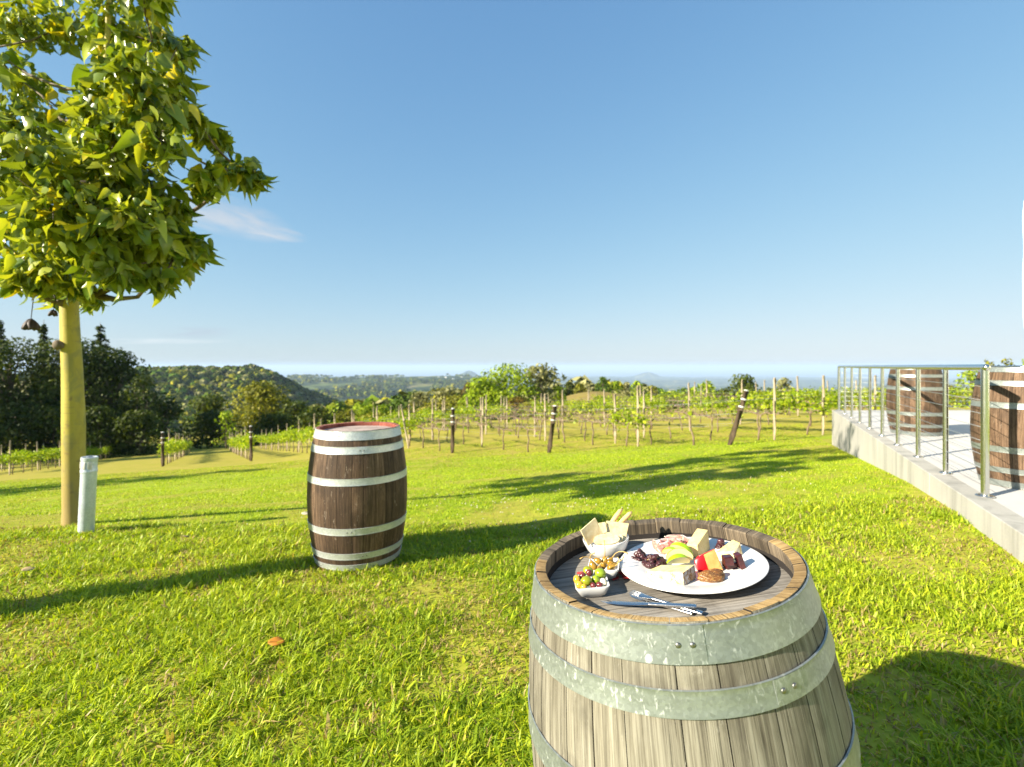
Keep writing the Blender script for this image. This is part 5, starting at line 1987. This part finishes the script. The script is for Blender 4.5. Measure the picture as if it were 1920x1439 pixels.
# ------------------------------------------------------------------ light, sky, air, camera
EL = math.radians(26)
sd = Vector((SUNV.x * math.cos(EL), SUNV.y * math.cos(EL), -math.sin(EL)))
sun = bpy.data.lights.new('sun', 'SUN'); sun.energy = 5.0; sun.angle = math.radians(.55); sun.color = (1.0, .90, .74)
so = bpy.data.objects.new('sun', sun); COL.objects.link(so)
so.rotation_euler = sd.to_track_quat('-Z', 'Y').to_euler(); so.location = (-20, -12, 18)

w = bpy.data.worlds.new('World'); SC.world = w; w.use_nodes = True
t = w.node_tree; t.nodes.clear()
sky = t.nodes.new('ShaderNodeTexSky'); sky.sky_type = 'NISHITA'; sky.sun_disc = False
sky.sun_elevation = EL; sky.sun_rotation = math.atan2(-SUNV.x, -SUNV.y)
sky.altitude = 400; sky.air_density = 1.0; sky.dust_density = .6; sky.ozone_density = 1.2
bg = t.nodes.new('ShaderNodeBackground'); bg.inputs[1].default_value = .12
ow = t.nodes.new('ShaderNodeOutputWorld')


def wn(ty, ins, out=0, **pr):
    nd = t.nodes.new('ShaderNode' + ty)
    for k, v in pr.items(): setattr(nd, k, v)
    for k, v in ins.items():
        if isinstance(v, bpy.types.NodeSocket): t.links.new(v, nd.inputs[k])
        else: nd.inputs[k].default_value = v
    return nd.outputs[out]


def wm(op, a, b=0., clamp=False): return wn('Math', {0: a, 1: b}, operation=op, use_clamp=clamp)


tc = t.nodes.new('ShaderNodeTexCoord').outputs['Generated']
sx = t.nodes.new('ShaderNodeSeparateXYZ'); t.links.new(tc, sx.inputs[0])
yy = wm('MAXIMUM', sx.outputs[1], .02)
U = wm('DIVIDE', sx.outputs[0], yy); Vv = wm('DIVIDE', sx.outputs[2], yy)


def cloud(px, py, hu, hv, slope, sc, lo, hi, seed, amt):
    r = ray(px, py); u0, v0 = r.x / r.y, r.z / r.y
    du = wm('SUBTRACT', U, u0); dv = wm('SUBTRACT', wm('SUBTRACT', Vv, v0), wm('MULTIPLY', du, slope))
    cb = wn('CombineXYZ', {0: wm('MULTIPLY', du, sc[0]), 1: wm('MULTIPLY', dv, sc[1]), 2: seed})
    nz = wn('TexNoise', {'Vector': cb, 'Scale': 1.0, 'Detail': 5.0, 'Roughness': .55, 'Distortion': .5})
    e = wm('ADD', wm('POWER', wm('ABSOLUTE', wm('DIVIDE', du, hu)), 2.0), wm('POWER', wm('ABSOLUTE', wm('DIVIDE', dv, hv)), 2.0))
    f = wm('SUBTRACT', 1.0, e, True)
    s = wm('MULTIPLY', wm('SUBTRACT', nz, lo), 1 / (hi - lo), True)
    s = wm('MULTIPLY', wm('MULTIPLY', s, wm('POWER', f, .9)), amt)
    return wm('MULTIPLY', s, wm('GREATER_THAN', sx.outputs[1], .05))


cl = cloud(415, 402, .155, .044, -.26, (10, 34), .30, .66, 2.3, .75)
cl2 = cloud(500, 433, .085, .018, -.20, (12, 60), .28, .62, 5.1, .75)
cl3 = cloud(300, 640, .16, .007, .0, (8, 110), .35, .7, 8.4, .35)
cl = wm('MAXIMUM', wm('MAXIMUM', cl, cl2), cl3)
# soft shoulder on the physically bright sky (the photograph holds its horizon)
ss = t.nodes.new('ShaderNodeSeparateColor'); t.links.new(sky.outputs[0], ss.inputs[0])
ch = [wm('DIVIDE', wm('MULTIPLY', ss.outputs[i], a / .12), wm('ADD', ss.outputs[i], b)) for i, (a, b) in enumerate(((.462, 5.8), (.421, 3.2), (.415, 1.97)))]
SKY = wn('CombineColor', {0: ch[0], 1: ch[1], 2: ch[2]})
bw = wn('RGBToBW', {0: SKY})
wc = wn('CombineColor', {0: wm('MULTIPLY', bw, 1.5), 1: wm('MULTIPLY', bw, 1.48), 2: wm('MULTIPLY', bw, 1.5)})
mx = t.nodes.new('ShaderNodeMix'); mx.data_type = 'RGBA'
t.links.new(cl, mx.inputs[0]); t.links.new(SKY, mx.inputs[6]); t.links.new(wc, mx.inputs[7])
dk = cloud(368, 624, .085, .014, .02, (14, 100), .35, .7, 3.7, .6)
mx2 = t.nodes.new('ShaderNodeMix'); mx2.data_type = 'RGBA'
gc = wn('CombineColor', {0: wm('MULTIPLY', bw, .74), 1: wm('MULTIPLY', bw, .82), 2: wm('MULTIPLY', bw, .98)})
t.links.new(dk, mx2.inputs[0]); t.links.new(mx.outputs[2], mx2.inputs[6]); t.links.new(gc, mx2.inputs[7])
t.links.new(mx2.outputs[2], bg.inputs[0]); t.links.new(bg.outputs[0], ow.inputs[0])

# the air
HAZE = True
if HAZE:
    hb_ = MB(); hb_.box((0, 0, -190), (130000, 130000, 520))
    hm_ = bpy.data.materials.new('pale_air'); hm_.use_nodes = True
    hm_.node_tree.nodes.clear()
    pv = hm_.node_tree.nodes.new('ShaderNodeVolumePrincipled')
    pv.inputs['Color'].default_value = (.60, .78, 1.0, 1)
    pv.inputs['Density'].default_value = 6.2e-5
    pv.inputs['Anisotropy'].default_value = .0
    oo = hm_.node_tree.nodes.new('ShaderNodeOutputMaterial')
    hm_.node_tree.links.new(pv.outputs[0], oo.inputs['Volume'])
    ho = hb_.obj('haze', hm_, smooth=False)
    tag(ho, kind='stuff')

cam = bpy.data.cameras.new('camera'); co = bpy.data.objects.new('camera', cam); COL.objects.link(co)
co.location = (0, 0, CAMZ); co.rotation_euler = (math.pi / 2, 0, 0)
cam.sensor_fit = 'HORIZONTAL'; cam.sensor_width = 36; cam.lens = F / 1920 * 36; cam.shift_y = -(719.5 - CY) / 1920
cam.clip_start = .05; cam.clip_end = 200000
cam.dof.use_dof = True; cam.dof.focus_distance = 1.25; cam.dof.aperture_fstop = 4.0
SC.camera = co
SC.render.engine = 'CYCLES'
cy = SC.cycles
cy.use_denoising = True
try: cy.denoiser = 'OPENIMAGEDENOISE'
except Exception: pass
cy.max_bounces = 6; cy.diffuse_bounces = 3; cy.glossy_bounces = 3; cy.transmission_bounces = 4; cy.transparent_max_bounces = 6; cy.volume_bounces = 0
cy.caustics_reflective = False; cy.caustics_refractive = False
cy.sample_clamp_indirect = 6
vs = SC.view_settings
vs.view_transform = 'Standard'; vs.look = 'None'; vs.gamma = 1; vs.exposure = 1.5; vs.use_curve_mapping = False
